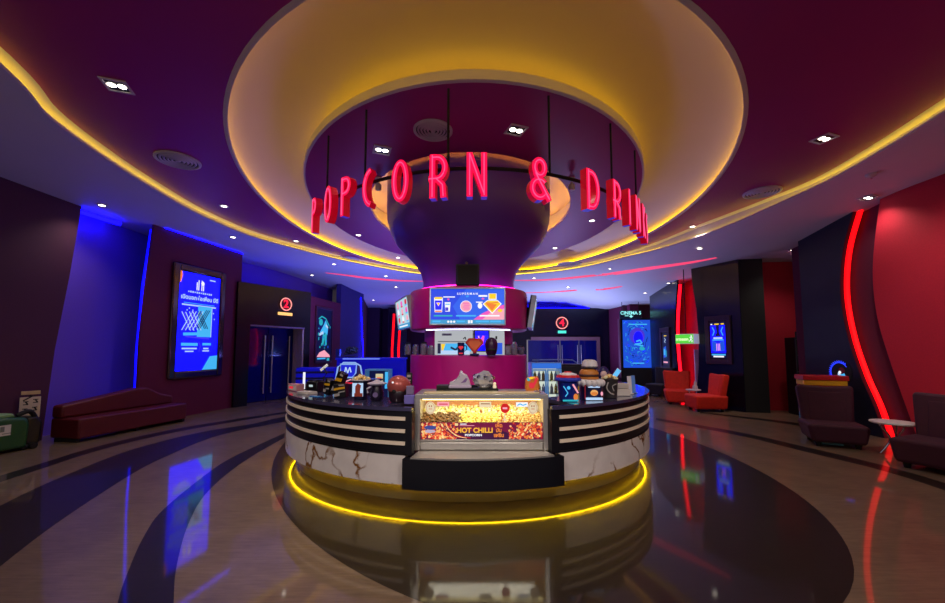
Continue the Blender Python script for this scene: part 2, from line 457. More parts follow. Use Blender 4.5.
slab('wall_left', (-7.62, -2), (-7.62, 7.5), dusk, outline=[(0, 0), (9.1, 0), (9.2, 1.6), (9.36, 3.0), (9.54, 5), (0, 5)], th=.22)
slab('wall_left_blue', (-7.95, 5.8), (-7.95, 12.0), bluegrey)
LW = ((-7.15, 8.3), (-6.65, 11.2))
slab('wall_left_maroon', LW[0], LW[1], maroon, outline=[(.16, 0), (2.95, 0), (2.95, 5), (.34, 5), (.28, 4.2), (.2, 3.0), (.14, 1.8)], th=.05)
PW = ((-6.6, 11.0), (-5.45, 13.2))
for o in ([(0, 0), (.39, 0), (.39, 2.3), (0, 2.3)], [(2.26, 0), (2.48, 0), (2.48, 2.3), (2.26, 2.3)], [(0, 2.3), (2.48, 2.3), (2.48, 3.52), (0, 3.52)]):
    slab('wall_portal', PW[0], PW[1], gloss_black, outline=o, th=.75)
slab('wall_portal_recess', (-7.9, 10.6), (-5.95, 16.6), bluegrey, z=(3.0, 5))
slab('wall_portal_back', (-7.45, 11.1), (-6.2, 13.9), matt_black, z=(0, 3.45), th=.1)
MW = ((-5.5, 13.25), (-5.25, 15.6))
slab('wall_left_far', MW[0], MW[1], maroon, z=(0, 3.42), th=.12)
slab('wall_left_corner', (-5.25, 15.6), (-4.9, 17.6), mat('violet blue wall', (60, 50, 130), .8, var=.1))
slab('wall_left_corridor', (-5.0, 17.6), (-6.4, 24.2), dusk)
slab('wall_far', (-9, 24), (3, 24), dusk)
for x, w in ((-6.4, .9), (-5.0, .7)):
    slab('wall_far_pier', (x, 23.2), (x+w, 23.2), mat('plum pier', (58, 24, 60), .6), th=.8)
DW = ((1.2, 20.), (6.95, 20.))
a, b = 2.75, 6.4
for o in ([(0, 0), (a-1.2, 0), (a-1.2, 2.1), (0, 2.1)], [(b-1.2, 0), (5.75, 0), (5.75, 2.1), (b-1.2, 2.1)], [(0, 2.1), (5.75, 2.1), (5.75, 3.7), (0, 3.7)]):
    slab('wall_far_portal', DW[0], DW[1], gloss_black, outline=[(max(0, s), z) for s, z in o], th=.6)
slab('wall_far_recess', (.5, 21.2), (9.5, 21.2), bluegrey, z=(2.5, 5))
slab('wall_far_side', (6.9, 20.7), (7.2, 17.9), maroon, th=.4)
CW = ((7.0, 18.2), (9.3, 18.0))
slab('wall_far_right', CW[0], CW[1], mat('dark maroon wall cloth', (70, 14, 40), .8, var=.12, scale=40))
RA = ((7.25, 16.0), (6.95, 13.2))
slab('wall_right_far', RA[0], RA[1], gloss_black, outline=[(0, 0), (2.62, 0), (2.52, .8), (2.42, 1.5), (2.42, 2.3), (2.54, 3.0), (2.76, 3.8), (2.9, 4.6), (0, 4.6)], th=.05)
slab('wall_right_slit', (7.55, 15.0), (7.25, 10.8), mat('bright crimson wall', (190, 16, 60), .7), z=(0, 4.6), th=.15)
RB = ((6.42, 11.4), (6.97, 10.18))
slab('wall_right_panel', RB[0], RB[1], gloss_black, outline=[(0, 0), (1.33, 0), (1.33, 4.6), (-.02, 4.6), (.0, 3.6), (.1, 2.8), (.14, 2.0), (.1, 1.1), (.02, .5)], th=.3)
slab('wall_right_return', (6.97, 10.18), (7.52, 10.06), matt_black, th=.7, y0=.02)
slab('wall_right_red', (7.3, 10.6), (9.8, 10.3), redwall)
slab('wall_right_deep', (8.9, 10.2), (8.9, 8.6), matt_black)
def wy(px, x=7.5): return x*F/(px-472.5)      # depth on the right-hand wall plane
RW = ((7.5, 9.3), (7.5, -2))
led_edge = [(879.5, .0), (871, .55), (860, 1.1), (850.5, 1.8), (846, 2.5), (847, 3.1), (853, 3.7), (866, 4.35), (872, 4.7)]
red_edge = [(912, 0), (900, .7), (889, 1.4), (880.5, 2.1), (878, 2.7), (879.5, 3.2), (884, 3.7), (892, 4.35), (897, 4.7)]
le = smooth_curve([(9.3-wy(px), z, 0) for px, z in led_edge], 6, False)
re = smooth_curve([(9.3-wy(px), z, 0) for px, z in red_edge], 6, False)
slab('wall_right_navy', RW[0], RW[1], navy_black, outline=[(.45, 4.7), (.45, 0)]+[(p.x, p.y) for p in le], th=.14, y0=-.05)
slab('wall_right', RW[0], RW[1], mat('plum wall cloth', (84, 20, 52), .8, var=.12, scale=40), y0=.16)
slab('wall_right_crimson', RW[0], RW[1], redwall, outline=[(11.3, 4.8)]+[(p.x, p.y) for p in re[::-1]]+[(11.3, 0)], th=.14, y0=-.02)
slab('wall_right_end', (7.9, 8.9), (7.5, 8.84), navy_black, th=.1)
M, L = frame(*RW)
led('light_strip', [M @ Vector((p.x+.03, .06, p.y)) for p in le], .045, red_led, 'curved red light strip on the edge of the navy wall panel behind the lounge chairs', closed=False)
M, L = frame(*RA)
pts = smooth_curve([(2.62, 0.02, 0), (2.52, .8, 0), (2.42, 1.5, 0), (2.42, 2.3, 0), (2.54, 3.0, 0), (2.76, 3.8, 0)], 6, False)
led('light_strip', [M @ Vector((p.x+.01, .1, p.y)) for p in pts], .045, glow('slit red', (255, 6, 24), 5), 'curved red light strip beside the green exit sign', closed=False)
for x, z1, t in ((-4.3, 3.55, 'longer'), (-3.95, 3.2, 'shorter')):
    led('light_strip', [(x-.05, 21.5, .0), (x-.08, 21.5, 1.6), (x-.04, 21.5, 2.6), (x, 21.5, z1)], .06, red_led, f'{t} of the two upright red neon lines in the far corridor', closed=False)
struct(MB().box(-4.6, -3.6, 21.56, 21.7, 0, 3.8).build('wall_far_fin', gloss_black))
# blue cove light along the left-hand walls and the far recess
led('cove_light', [(-7.72, 6.2, 4.3), (-7.72, 7.4, 4.3), (-7.6, 8.3, 4.3)], .045, blue_led, 'blue light along the ceiling above the violet wall', closed=False)
led('cove_light', [(-7.24, 8.56, .1), (-7.25, 8.53, 1.5), (-7.25, 8.58, 3.0), (-7.24, 8.70, 4.3)], .03, glow('edge blue', (2, 2, 255), 4), 'blue light down the curved edge of the maroon wall by the violet wall', closed=False)
M, L = frame(*LW)
led('cove_light', [M @ Vector((.5, -.06, 4.36)), M @ Vector((2.9, -.06, 4.34))], .008, blue_led, 'blue light along the ceiling above the large framed poster', closed=False)
M, L = frame(*PW)
led('cove_light', [M @ Vector((.1, .35, 3.55)), M @ Vector((2.4, .35, 3.55))], .025, blue_led, 'blue light along the top of the black block over the left-hand doors', closed=False)
led('cove_light', [(1.6, 20.4, 3.74), (6.8, 20.4, 3.74)], .025, blue_led, 'blue light in the recess above the far doors under the pink strips', closed=False)
led('cove_light', [(-4.75, 17.4, .3), (-4.95, 17.3, 3.9)], .012, blue_led, 'blue light up the corner by the far corridor on the left', closed=False)

# ---------------------------------------------------------------- doors of the two entrances
M, L = frame(*PW)
door_m = mat('blue black glass door', (14, 18, 100), .12, var=.2, coat=.5)
def door_leaf(name, A, B, s0, s1, y, z1, hs, hm):
    M, L = frame(A, B)
    d = MB().box(s0, s1, y, y+.06, .01, z1, 0, M).build(name, door_m, bevel=.006); struct(d)
    for h in hs:
        MB().tube([M @ Vector((h, y-.05, .25)), M @ Vector((h, y-.05, z1-.25))], .02, 8).tube([M @ Vector((h, y, .4)), M @ Vector((h, y-.05, .4))], .012, 6).tube([M @ Vector((h, y, z1-.4)), M @ Vector((h, y-.05, z1-.4))], .012, 6).build('door_handle', hm, d, True)
    return d
door_leaf('door_1', PW[0], PW[1], .40, 1.30, .5, 2.29, [1.18], steel)
door_leaf('door_2', PW[0], PW[1], 1.32, 2.25, .5, 2.29, [1.44, 2.05], steel)
mb = MB()
for k in range(7): mb.box(2.20, 2.262, .02+k*.068, .075+k*.068, 0, 2.3, 0, M)
struct(mb.build('trim_10', mat('beige ribbed panel', (196, 176, 168), .6), bevel=.012))
mb = MB().box(.39, 2.26, -.012, .02, 2.27, 2.32, 0, M)
struct(mb.build('trim_11', mat('grey violet lintel', (120, 100, 130), .5), bevel=.006))
dx = lambda p, d=20.4: (p-472.5)*d/F
door_leaf('door_3', DW[0], DW[1], dx(528)-1.2, dx(559.6)-1.2, .4, 2.08, [dx(557.5)-1.2], steel)
door_leaf('door_4', DW[0], DW[1], dx(560.2)-1.2, dx(578.6)-1.2, .4, 2.08, [dx(561.6)-1.2, dx(577)-1.2], steel)
door_leaf('door_5', DW[0], DW[1], dx(579)-1.2, dx(597)-1.2, .4, 2.08, [dx(580.6)-1.2], steel)
fr_m = mat('dusty rose door frame', (112, 72, 78), .5)
mb = MB().box(2.95, 6.45, 19.9, 20.0, 2.06, 2.24).box(6.28, 6.45, 19.9, 20.0, 0, 2.06)
struct(mb.build('trim_12', fr_m, bevel=.01))

# numbered signs over the entrances
def number_sign(digit, label, plaque, A, B, s, z, r, pw):
    p, rz = on(A, B, s, z, .04)
    t = thing('number_sign', label, 'sign', p, rz)
    red = glow('sign red', (255, 25, 60), 1.3)
    MB().prism([(r*1.0*cos(2*pi*i/40), r*1.0*sin(2*pi*i/40)) for i in range(40)], .0, .04).build('back_plate', mat('dark red plate', (70, 6, 14), .4), t)
    MB().tube([(r*.95*cos(2*pi*i/40), -.012, r*.95*sin(2*pi*i/40)) for i in range(40)], r*.09, 8, 0, True).build('neon_ring', glow('sign pale', (255, 150, 140), 1.3), t, True)
    lettering(digit, r*1.75, red, t, (0, -.01, 0), ext=.006, bold=.012)
    pl = MB().box(-pw/2, pw/2, 0, .03, -r*1.75, -r*1.3).build('name_plaque', plaque, t, bevel=.008)
    return t
number_sign('2', 'round red neon number 2 with an orange plaque over the left-hand doors', glow('orange plaque', (255, 190, 110), 1.4), PW[0], PW[1], 1.5, 3.02, .2, .5)
number_sign('4', 'round red neon number 4 with a turquoise plaque over the far doors', glow('turquoise plaque', (80, 240, 220), 1.1), DW[0], DW[1], dx(562, 20)-1.2, 1.6+26.5*20/F, .3, .42)

# ---------------------------------------------------------------- framed lit posters
scr_blue = glow('screen blue', (5, 5, 255), 3.5)
cyan = glow('screen cyan', (70, 190, 255), .9)
pale = glow('screen pale', (190, 220, 255), .9)
deep = glow('screen deep blue', (8, 20, 120), .7)
mid = glow('screen mid blue', (30, 90, 240), .8)
violet = glow('screen violet', (80, 60, 230), .8)
teal = glow('screen teal', (40, 190, 210), .8)
navy_g = glow('screen navy', (8, 14, 70), .7)
wht = glow('screen white', (250, 250, 255), 1.)
pnk = glow('screen pink', (255, 90, 200), .9)
rose = glow('screen rose', (255, 170, 190), .95)
yel = glow('screen yellow', (255, 210, 30), 1.)
org = glow('screen orange', (255, 130, 50), .9)
redg = glow('screen red', (230, 40, 60), .9)
def frame_mb(w, h, fw, d0, d1, mi=0, mb=None):
    mb = mb or MB()
    mb.box(-w/2, -w/2+fw, d0, d1, -h/2, h/2, mi).box(w/2-fw, w/2, d0, d1, -h/2, h/2, mi)
    return mb.box(-w/2+fw, w/2-fw, d0, d1, -h/2, -h/2+fw, mi).box(-w/2+fw, w/2-fw, d0, d1, h/2-fw, h/2, mi)
# large poster on the left
frame_glossy = mat('dark chrome frame', (96, 78, 84), .14, metal=.85, var=.05)
mz = (3.65+.92)/2
p, rz = on(LW[0], LW[1], .778+.78, mz, 0)
t = thing('lightbox_poster', 'large blue lit poster in a dark chrome frame on the maroon wall', 'poster', p, rz)
w, h = 1.56, 2.74
frame_mb(w, h, .17, -.07, 0).build('frame', frame_glossy, t, bevel=.045, seg=4)
frame_mb(w-.3, h-.3, .025, -.055, -.0).build('inner_frame', matt_black, t)
MB().box(-w/2+.16, w/2-.16, -.03, 0, -h/2+.16, h/2-.16).build('screen', scr_blue, t)
A_ = Art(-.031); sw, sh = w-.34, h-.34
for dxx, zt in ((-.1, .2), (-.05, .26), (.04, .26), (.09, .2)): A_.rect(dxx, sh/2-.28+(zt-.26)/2, .028, zt, wht)
A_.disc(.065, sh/2-.22, .05, wht)
A_.rect(.36, sh/2-.1, .18, .03, pale)
for i in range(12): A_.rect(-.33+i*.06, sh/2-.47, .04, .045 if i % 3 else .03, pale)
A_.rect(.0, sh/2-.80, 1.0, .035, pale, -.0); A_.rect(.0, sh/2-.75, .9, .015, cyan)
A_.rect(.17, .02, .42, .78, cyan); A_.line([(-.04, .41), (.38, .41), (.38, -.37)], .02, pale)
for k, (cx, cz) in enumerate(((-.3, .0), (-.1, .02), (.1, .06))):
    m2 = [violet, violet, navy_g][k]
    for dd in (-.05, 0, .05):
        A_.line([(cx-.14+dd, cz+.22), (cx+.12+dd, cz-.22)], .022, [pale, m2, pale][int(dd*20)+1] if k < 2 else m2)
        A_.line([(cx+.16+dd, cz+.26), (cx-.12+dd, cz-.22)], .022, [pale, m2, pale][int(dd*20)+1] if k < 2 else m2)
A_.rect(-.12, -.3, .62, .07, cyan, .05); A_.rect(-.02, -.39, .7, .03, violet, -.06)
for x, z, ww, hh in ((-.24, -.56, .46, .07), (-.24, -.66, .42, .035), (-.24, -.73, .24, .03), (.26, -.55, .26, .06), (.24, -.66, .16, .035), (.24, -.72, .2, .03)): A_.rect(x, z, ww, hh, pale if hh < .06 else cyan)
A_.line([(.02, -.5), (.07, -.6), (.03, -.74)], .015, violet)
A_.poly([(sw/2-.46, -sh/2), (sw/2, -sh/2), (sw/2, -sh/2+.36), (sw/2-.24, -sh/2+.34)], cyan)
for x, z in ((-.3, .32), (-.2, .28), (.42, .25), (.46, .1), (-.36, .27)): A_.disc(x, z, .016, pale)
A_.poly([(-sw/2, sh/2-.28), (-sw/2+.05, sh/2-.28), (-sw/2+.09, sh/2-.1), (-sw/2+.07, sh/2), (-sw/2, sh/2)], org)
A_.build('artwork', t)
lettering('เปิดบอกต่อเพื่อน มีดี', .135, pale, t, (0, -.05, sh/2-.62), bold=.004)

# small dark poster left of the counter
p, rz = on(MW[0], MW[1], .98, 2.12, 0)
t = thing('lightbox_poster', 'narrow dark poster with a pale blue figure, beside the entrance marked 2', 'poster', p, rz)
frame_mb(1.26, 2.0, .07, -.06, 0).build('frame', mat('plum frame', (90, 50, 80), .35, metal=.4), t, bevel=.012)
MB().box(-.57, .57, -.03, 0, -.94, .94).build('screen', navy_g, t)
A_ = Art(-.031)
A_.disc(-.05, .2, .38, deep); A_.disc(-.25, .45, .14, teal, .12)
A_.poly([(-.3, .1), (-.1, .3), (.1, .55), (.3, .3), (.25, .0), (.05, .1), (-.05, .0)], cyan); A_.poly([(-.1, .0), (.2, .05), (.22, -.35), (.08, -.4), (.06, -.1), (-.05, -.4), (-.15, -.3)], teal)
A_.rect(-.2, .05, .3, .1, pale, .3); A_.rect(.2, .32, .2, .08, pale, -.5); A_.line([(-.42, .55), (-.2, .66), (.1, .6), (.38, .35)], .05, teal)
A_.poly([(-.5, -.78), (-.3, -.62), (.05, -.54), (.45, -.72), (.5, -.8)], rose); A_.rect(-.15, -.84, .6, .05, cyan); A_.rect(.35, -.88, .2, .1, teal)
for i in range(14): A_.rect(random.uniform(-.5, .5), random.uniform(-.55, .8), .06, random.uniform(.03, .12), random.choice([teal, cyan, mid]))
A_.build('artwork', t)

# digital poster at the far right with its hanging sign
d = 17.6
X = lambda px, dd: (px-472.5)*dd/F
Zz = lambda py, dd: 1.6+(349-py)*dd/F
w, h = X(650, d)-X(623, d), Zz(319.5, d)-Zz(367, d)
t = thing('digital_poster', 'tall glowing blue screen poster below the hanging CINEMA 5 sign', 'poster', ((X(650, d)+X(623, d))/2, d, 0), R(-3))
hz = (Zz(319.5, d)+Zz(367, d))/2
MB().box(-w/2-.08, w/2+.06, .0, .16, .0, hz+h/2+.1).build('cabinet', matt_black, t, bevel=.02)
MB().box(-w/2-.16, -w/2-.1, -.03, .16, .35, hz+h/2+.05).build('side_trim', mat('mauve metal', (120, 80, 100), .4, metal=.5), t, bevel=.01)
MB().box(-w/2, w/2, -.02, 0, hz-h/2, hz+h/2).build('screen', mid, t)
A_ = Art(-.021)
for k in range(150):
    x, z = random.uniform(-w/2+.08, w/2-.08), hz+random.uniform(-h/2+.1, h/2-.1); a = math.atan2(z-hz-.1, x)+1.57+random.uniform(-.5, .5); l = random.uniform(.04, .11)
    A_.line([(x-l*cos(a)*.6, z-l*sin(a)), (x+.015, z), (x+l*cos(a)*.6, z+l*sin(a))], random.uniform(.012, .03), random.choice([cyan, teal, violet, mid, deep, deep, scr_blue]))
A_.disc(.0, hz+.35, .33, violet, .36); A_.disc(.05, hz+.25, .2, scr_blue, .3)
A_.line([(-.05, hz+.1), (.12, hz+.16), (.2, hz+.02), (-.1, hz-.02), (.25, hz-.1)], .06, cyan); A_.disc(.2, hz-.22, .12, teal, .08)
A_.rect(.02, hz-h/2+.2, .5, .05, cyan); A_.rect(.05, hz+h/2-.2, .8, .05, cyan); A_.build('artwork', t)
d = 17.2
t = thing('hanging_sign', 'dark hanging sign with pale letters reading CINEMA 5 over an arrow', 'sign', (X(631, d), d, Zz(314, d)), R(-3))
MB().box(-.48, .48, -.05, .05, -.17, .17).build('panel', mat('dark teal panel', (20, 40, 52), .4), t, bevel=.05, seg=3)
cs = glow('cinema sign', (150, 245, 250), 1.1)
lettering('CINEMA 5', .2, cs, t, (0, -.055, .06), bold=.006)
Art(-.053).poly([(-.03, -.03), (.05, -.03), (.05, -.07), (.11, -.07), (.01, -.15), (-.09, -.07), (-.03, -.07)], cs).rect(-.18, -.06, .16, .03, cs).build('arrow', t)
for x in (-.36, .36): MB().tube([(x, 0, .17), (x, 0, soffz(t.location.x+x, d)-t.location.z)], .012, 6).build('rod', dark_metal, t)

# two small recessed posters on the black wall panels at the right
def niche_poster(label, A, B, s, z, w, h, fw, art):
    p, rz = on(A, B, s, z, 0)
    t = thing('wall_screen', label, 'poster', p, rz)
    frame_mb(w+2*fw, h+2.2*fw, fw*.8, -.05, 0).build('frame', mat('plum black frame', (52, 28, 46), .3), t, bevel=.01)
    MB().box(-w/2-fw*.3, w/2+fw*.3, -.012, 0, -h/2-fw*.3, h/2+fw*.3).build('backing', mat('plum backing', (44, 14, 34), .5), t)
    MB().box(-w/2, w/2, -.03, -.012, -h/2, h/2).build('screen', navy_g, t, bevel=.006)
    A_ = Art(-.031); art(A_, w, h); A_.build('artwork', t)
def art_a(A_, w, h):
    A_.rect(-.05*w, .44*h, .3*w, .035*h, yel); A_.rect(-.4*w, .44*h, .12*w, .03*h, wht); A_.rect(.33*w, .44*h, .2*w, .035*h, yel)
    A_.rect(0, .02*h, .96*w, .76*h, scr_blue)
    A_.poly([(-.12*w, .4*h), (.12*w, .4*h), (.1*w, .2*h), (.2*w, .1*h), (-.2*w, .1*h), (-.08*w, .2*h)], navy_g)
    for sx in (-1, 1): A_.line([(sx*.35*w, .36*h), (sx*.22*w, .24*h), (sx*.35*w, .12*h)], .06*w, cyan); A_.poly([(sx*.1*w, -.06*h), (sx*.4*w, -.02*h), (sx*.42*w, -.3*h), (sx*.12*w, -.32*h)], mid)
    A_.rect(0, .05*h, .6*w, .05*h, pale); A_.rect(0, 0, .75*w, .03*h, cyan)
    for x in (-.1, 0, .1): A_.rect(x*w, -.2*h, .05*w, .2*h, rose)
    A_.rect(0, -.41*h, .92*w, .04*h, cyan); A_.rect(0, -.46*h, .7*w, .04*h, wht)
def art_b(A_, w, h):
    A_.rect(.1*w, .43*h, .5*w, .03*h, yel); A_.line([(-.1*w, .36*h), (.2*w, .3*h), (-.1*w, .25*h), (.15*w, .2*h)], .05*w, pale)
    A_.poly([(-.25*w, .05*h), (.2*w, .1*h), (.3*w, -.25*h), (-.3*w, -.3*h)], mid); A_.rect(-.1*w, -.1*h, .3*w, .2*h, cyan); A_.rect(.2*w, -.15*h, .15*w, .2*h, teal)
    A_.rect(.05*w, -.43*h, .8*w, .05*h, rose)
niche_poster('lit blue poster in a recess of the black wall panel, above the red armchair', RB[0], RB[1], .72, 1.86, .42, .98, .15, art_a)
niche_poster('dim narrow screen on the far black panel left of the red light strip', RA[0], RA[1], 1.55, 1.62, .52, 1.12, .2, art_b)

# exit sign
t = thing('exit_sign', 'green lit exit sign box with white writing and a running figure', 'sign', (0, 0, 0), R(-52))
t.location = (X(686, 11.2), 11.2, Zz(338.5, 11.2))
MB().box(-.25, .25, -.11, .25, -.14, .14).build('housing', mat('lamp housing', (205, 215, 205), .5, emit=.25), t, bevel=.012)
MB().box(-.24, .24, -.118, -.11, -.125, .125).build('face', glow('exit green', (90, 215, 60), 1.), t)
lettering('ทางออก', .105, glow('exit white', (225, 255, 190), 1.2), t, (-.06, -.122, -.015), bold=.004)
Art(-.119).disc(.19, .075, .022, wht).line([(.19, .05), (.175, -.01), (.21, -.05), (.2, -.1)], .022, wht).line([(.175, -.01), (.15, -.06), (.12, -.07)], .02, wht).line([(.14, .03), (.19, .035), (.23, .01)], .016, wht).build('running_figure', t)
MB().tube([(0, 0, .14), (0, 0, 3.9-t.location.z)], .012, 6).build('rod', dark_metal, t)
# pale door leaf behind the red armchairs
dd = 12.6
struct(MB().box(X(694, dd), X(701.5, dd), dd, dd+.06, .0, Zz(349, dd)).build('door_6', mat('lilac door', (176, 166, 226), .5), bevel=.01))

# ---------------------------------------------------------------- hanging letters
SR = 2.93
sign = thing('popcorn_sign', 'ring of pink neon letters reading POPCORN & DRINKS hung before the column', 'sign', (.05, 8.3, 3.175))
pink_face = mat('pink letter face', (255, 20, 80), .4, var=.0, emit=1.0, ec=(255, 10, 76))
red_side = mat('red letter side', (190, 6, 34), .4, var=.0, emit=.35, ec=(220, 0, 40))
tube_pink = glow('neon tube', (255, 84, 140), 1.15)
painted_screen_light = mat('painted screen light on letter', (70, 50, 200), .4, emit=.4, ec=(70, 50, 230))
def arcp(cx, cz, rx, rz, a0, a1, n=10): return [(cx+rx*cos(R(a0+(a1-a0)*i/n)), cz+rz*sin(R(a0+(a1-a0)*i/n))) for i in range(n+1)]
H_ = .475
GL = {
 'P': [[(-.06, 0), (-.06, H_)], [(-.06, H_-.035)]+arcp(.0, H_-.12, .075, .085, 90, -90)+[(-.06, H_-.205)]],
 'O': [arcp(0, H_/2, .075, H_/2-.035, 0, 360, 24)],
 'C': [arcp(.04, H_/2, .115, H_/2-.035, 100, 260, 14)],
 'R': [[(-.05, 0), (-.05, H_)], [(-.05, H_-.035)]+arcp(.0, H_-.15, .085, .115, 90, -90)+[(-.09, H_-.265)], [(-.01, H_-.265), (.06, .14), (.07, 0)]],
 'N': [[(-.075, 0), (-.075, H_)], [(-.07, H_-.03), (.07, .04)], [(.075, 0), (.075, H_)]],
 '&': [arcp(0, H_*.75, .058, H_*.25-.035, 0, 360, 18), arcp(-.005, H_*.27, .082, H_*.27-.03, 40, 330, 16)+[(.1, .03)], [(-.05, H_*.62), (.11, .0)]],
 'D': [[(-.07, 0), (-.07, H_)], [(-.07, H_-.035)]+arcp(-.02, H_/2, .11, H_/2-.035, 90, -90, 14)+[(-.07, .035)]],
 'I': [[(0, 0), (0, H_)]],
 'K': [[(-.06, 0), (-.06, H_)], [(.085, H_-.01), (-.05, H_*.5), (.085, .01)]],
 'S': [arcp(0, H_*.72, .075, H_*.28-.035, 40, 270, 12)+arcp(0, H_*.25, .08, H_*.25-.03, 90, -140, 12)],
}
def letter(ch, deg):
    x, y, a = deg
    M = Matrix.Translation((x, y, 0)) @ Matrix.Rotation(a, 4, 'Z')
    mb = MB()
    for st in GL[ch]:
        cl = st[0] == st[-1] or (len(st) > 10 and (Vector(st[0])-Vector(st[-1])).length < 1e-3)
        pl = st[:-1] if cl else st
        mb.ribbon(pl, .062, -.045, .045, 0, 1, cl)
    mb.v = [tuple(M @ Vector(v)) for v in mb.v]
    for i, f in enumerate(mb.f):                           # blue light of the screens painted onto the undersides
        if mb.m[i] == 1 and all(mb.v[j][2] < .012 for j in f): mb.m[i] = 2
    o = mb.build('letter', [pink_face, red_side, painted_screen_light], sign)
    tb = MB()
    for st in GL[ch]:
        P = [(M @ Vector((x, -.05, min(H_-.012, max(.014, z))))) for x, z in st]
        tb.tube(P, .0065, 6)
    tb.build('neon_tube', tube_pink, o, True)
EA, EB = 3.1, 4.3                                         # the ring follows the oval plum disc
def ering(f, k=0.): return ((EA+k)*sin(f), -(EB+k)*cos(f), math.atan2(EB*sin(f), EA*cos(f)) if False else math.atan2(sin(f)/EA, cos(f)/EB))
def bearing(px):
    q = (px-472.5)/F; best = min((abs((.05+EA*sin(f))/(8.3-EB*cos(f))-q), f) for f in [-1.3+i*.0005 for i in range(5200)])
    return best[1]
fs = [bearing(px) for px in (313.5, 327.5, 345, 369, 400, 437, 477, 540, 593, 617, 630)]
def step(f, l): return f+l/math.hypot(EA*cos(f), EB*sin(f))
for l in (.33, .36, .36): fs.append(step(fs[-1], l))
for ch, f in zip('POPCORN&DRINKS', fs): letter(ch, ering(f))
bp = [Vector((*ering(fs[0]-.05+(fs[-1]-fs[0]+.1)*i/60, -.06)[:2], .35)) for i in range(61)]
MB().tube(bp, .02, 8).build('ring_beam', matt_black, sign, True)
for px in (321.5, 360.5, 447, 553, 617.5, 642):
    x, y, _ = ering(bearing(px), -.02)
    MB().tube([(x, y, .35), (x, y, 1.225)], .013, 8).build('rod', matt_black, sign, True)

# ---------------------------------------------------------------- ceiling fittings
def lamp_round(label, p, r, group, spot=0.):
    t = thing('downlight', label, 'downlight', p, 0, group)
    MB().lathe([(r*.62, .004), (r*.62, -.008), (r, -.008), (r, .0)], 24, (0, 0, 0), 0, caps=False).build('trim_ring', white, t, True)
    MB().lathe([(.001, -.004), (r*.62, -.004)], 24, caps=False).build('lamp', lamp_glow, t)
    return t
def lamp_square(label, p, w, group, rz=0.):
    t = thing('downlight', label, 'downlight', p, rz, group)
    mb = MB()
    for x0, x1, y0, y1 in ((-w, w, -w, -w*.78), (-w, w, w*.78, w), (-w, -w*.78, -w*.78, w*.78), (w*.78, w, -w*.78, w*.78)): mb.box(x0, x1, y0, y1, -.012, 0)
    mb.build('trim_ring', white, t)
    MB().box(-w*.78, w*.78, -w*.78, w*.78, -.004, .0).build('housing', dark_metal, t)
    for s_ in (-.38, .38): MB().lathe([(.001, -.01), (w*.3, -.01), (w*.34, -.004)], 20, (s_*w, 0, 0), caps=False).build('lamp', lamp_glow, t)
    return t
def spot(p, e, ang=2.2, c=(1, .86, .72), blend=.8):
    l = bpy.data.lights.new('spot', 'SPOT'); l.energy = e; l.spot_size = ang; l.spot_blend = blend; l.color = c; l.shadow_soft_size = .06
    o = bpy.data.objects.new('spot_beam', l); COL.objects.link(o); o.location = (p[0], p[1], p[2]-.03); return o
rows = {
 'the plum disc': ([(382, 150, 's'), (516, 130, 's'), (358.5, 235, 'r'), (592, 220.5, 'r'), (555, 248, 'r'), (398, 257.5, 'r')], lambda x, y: at(x, y, 4.398)),
 'the plum ceiling outside the dome': ([(117, 85.5, 's'), (224, 206, 'r'), (824, 138.5, 's'), (692.5, 226.5, 'r'), (531, 271, 'r'), (296, 241, 'r'), (389, 269, 'r')], lambda x, y: at(x, y, 4.498)),
 'the pale ceiling ring': ([(21, 192.6, 'r'), (102, 205, 'r'), (233, 237, 'r'), (251.5, 265, 'r'), (277, 275, 'r'), (312, 275, 'r'), (334, 264, 'r'), (355, 309, 'r'), (373.5, 300, 'r'), (386, 276, 'r'), (396, 287, 'r'),
    (534, 278, 'r'), (568, 287, 'r'), (610.5, 268.5, 'r'), (645, 293, 'r'), (668.5, 283, 'r'), (700, 248.5, 'r'), (701, 269.5, 'r'), (794, 250, 's'), (868, 197.5, 's')], lambda x, y: at_soffit(x, y)-Vector((0, 0, .004))),
}
beams = 0
for where, (pts, fn) in rows.items():
    pts = sorted(pts)
    for i, (x, y, k) in enumerate(pts):
        last = i == len(pts)-1
        lab = f'{"square twin" if k == "s" else "round"} downlight in {where}, {"rightmost" if last else ORD[i]+(" from the left" if i else "")} of its lights'
        p = fn(x, y)
        if k == 's': lamp_square(lab, p, .12, 'downlights in '+where, R(20))
        else: lamp_round(lab, p, .085, 'downlights in '+where)
def vent(label, p, r):
    t = thing('air_diffuser', label, 'air vent', p)
    mb = MB(); mb.lathe([(r, 0), (r, -.02), (r*.9, -.03), (r*.86, -.01)], 40, caps=False)
    for k in (.72, .56, .40, .24): mb.lathe([(r*(k+.09), -.008), (r*(k+.04), -.03), (r*k, -.03), (r*(k-.02), -.012)], 36, caps=False)
    mb.lathe([(.001, -.03), (r*.1, -.03), (r*.14, -.01)], 20, caps=False); mb.build('rings', mat('vent white', (196, 190, 196), .5), t, True)
    MB().lathe([(.001, -.004), (r*.97, -.004)], 36, caps=False).build('backing', dark_metal, t)
vent('round ceiling vent of concentric rings in the plum disc', at(433, 130, 4.399), .25)
vent('round ceiling vent in the plum ceiling at the left, lit bluish', at(178, 160, 4.499), .3)
vent('round ceiling vent in the plum ceiling at the right', at(762, 192, 4.499), .3)
vent('flat round ceiling vent in the far plum ceiling left of the column', at(347.5, 259, 4.499), .4)
vent('flat round ceiling vent in the far plum ceiling right of the column', at(569.5, 264, 4.499), .4)
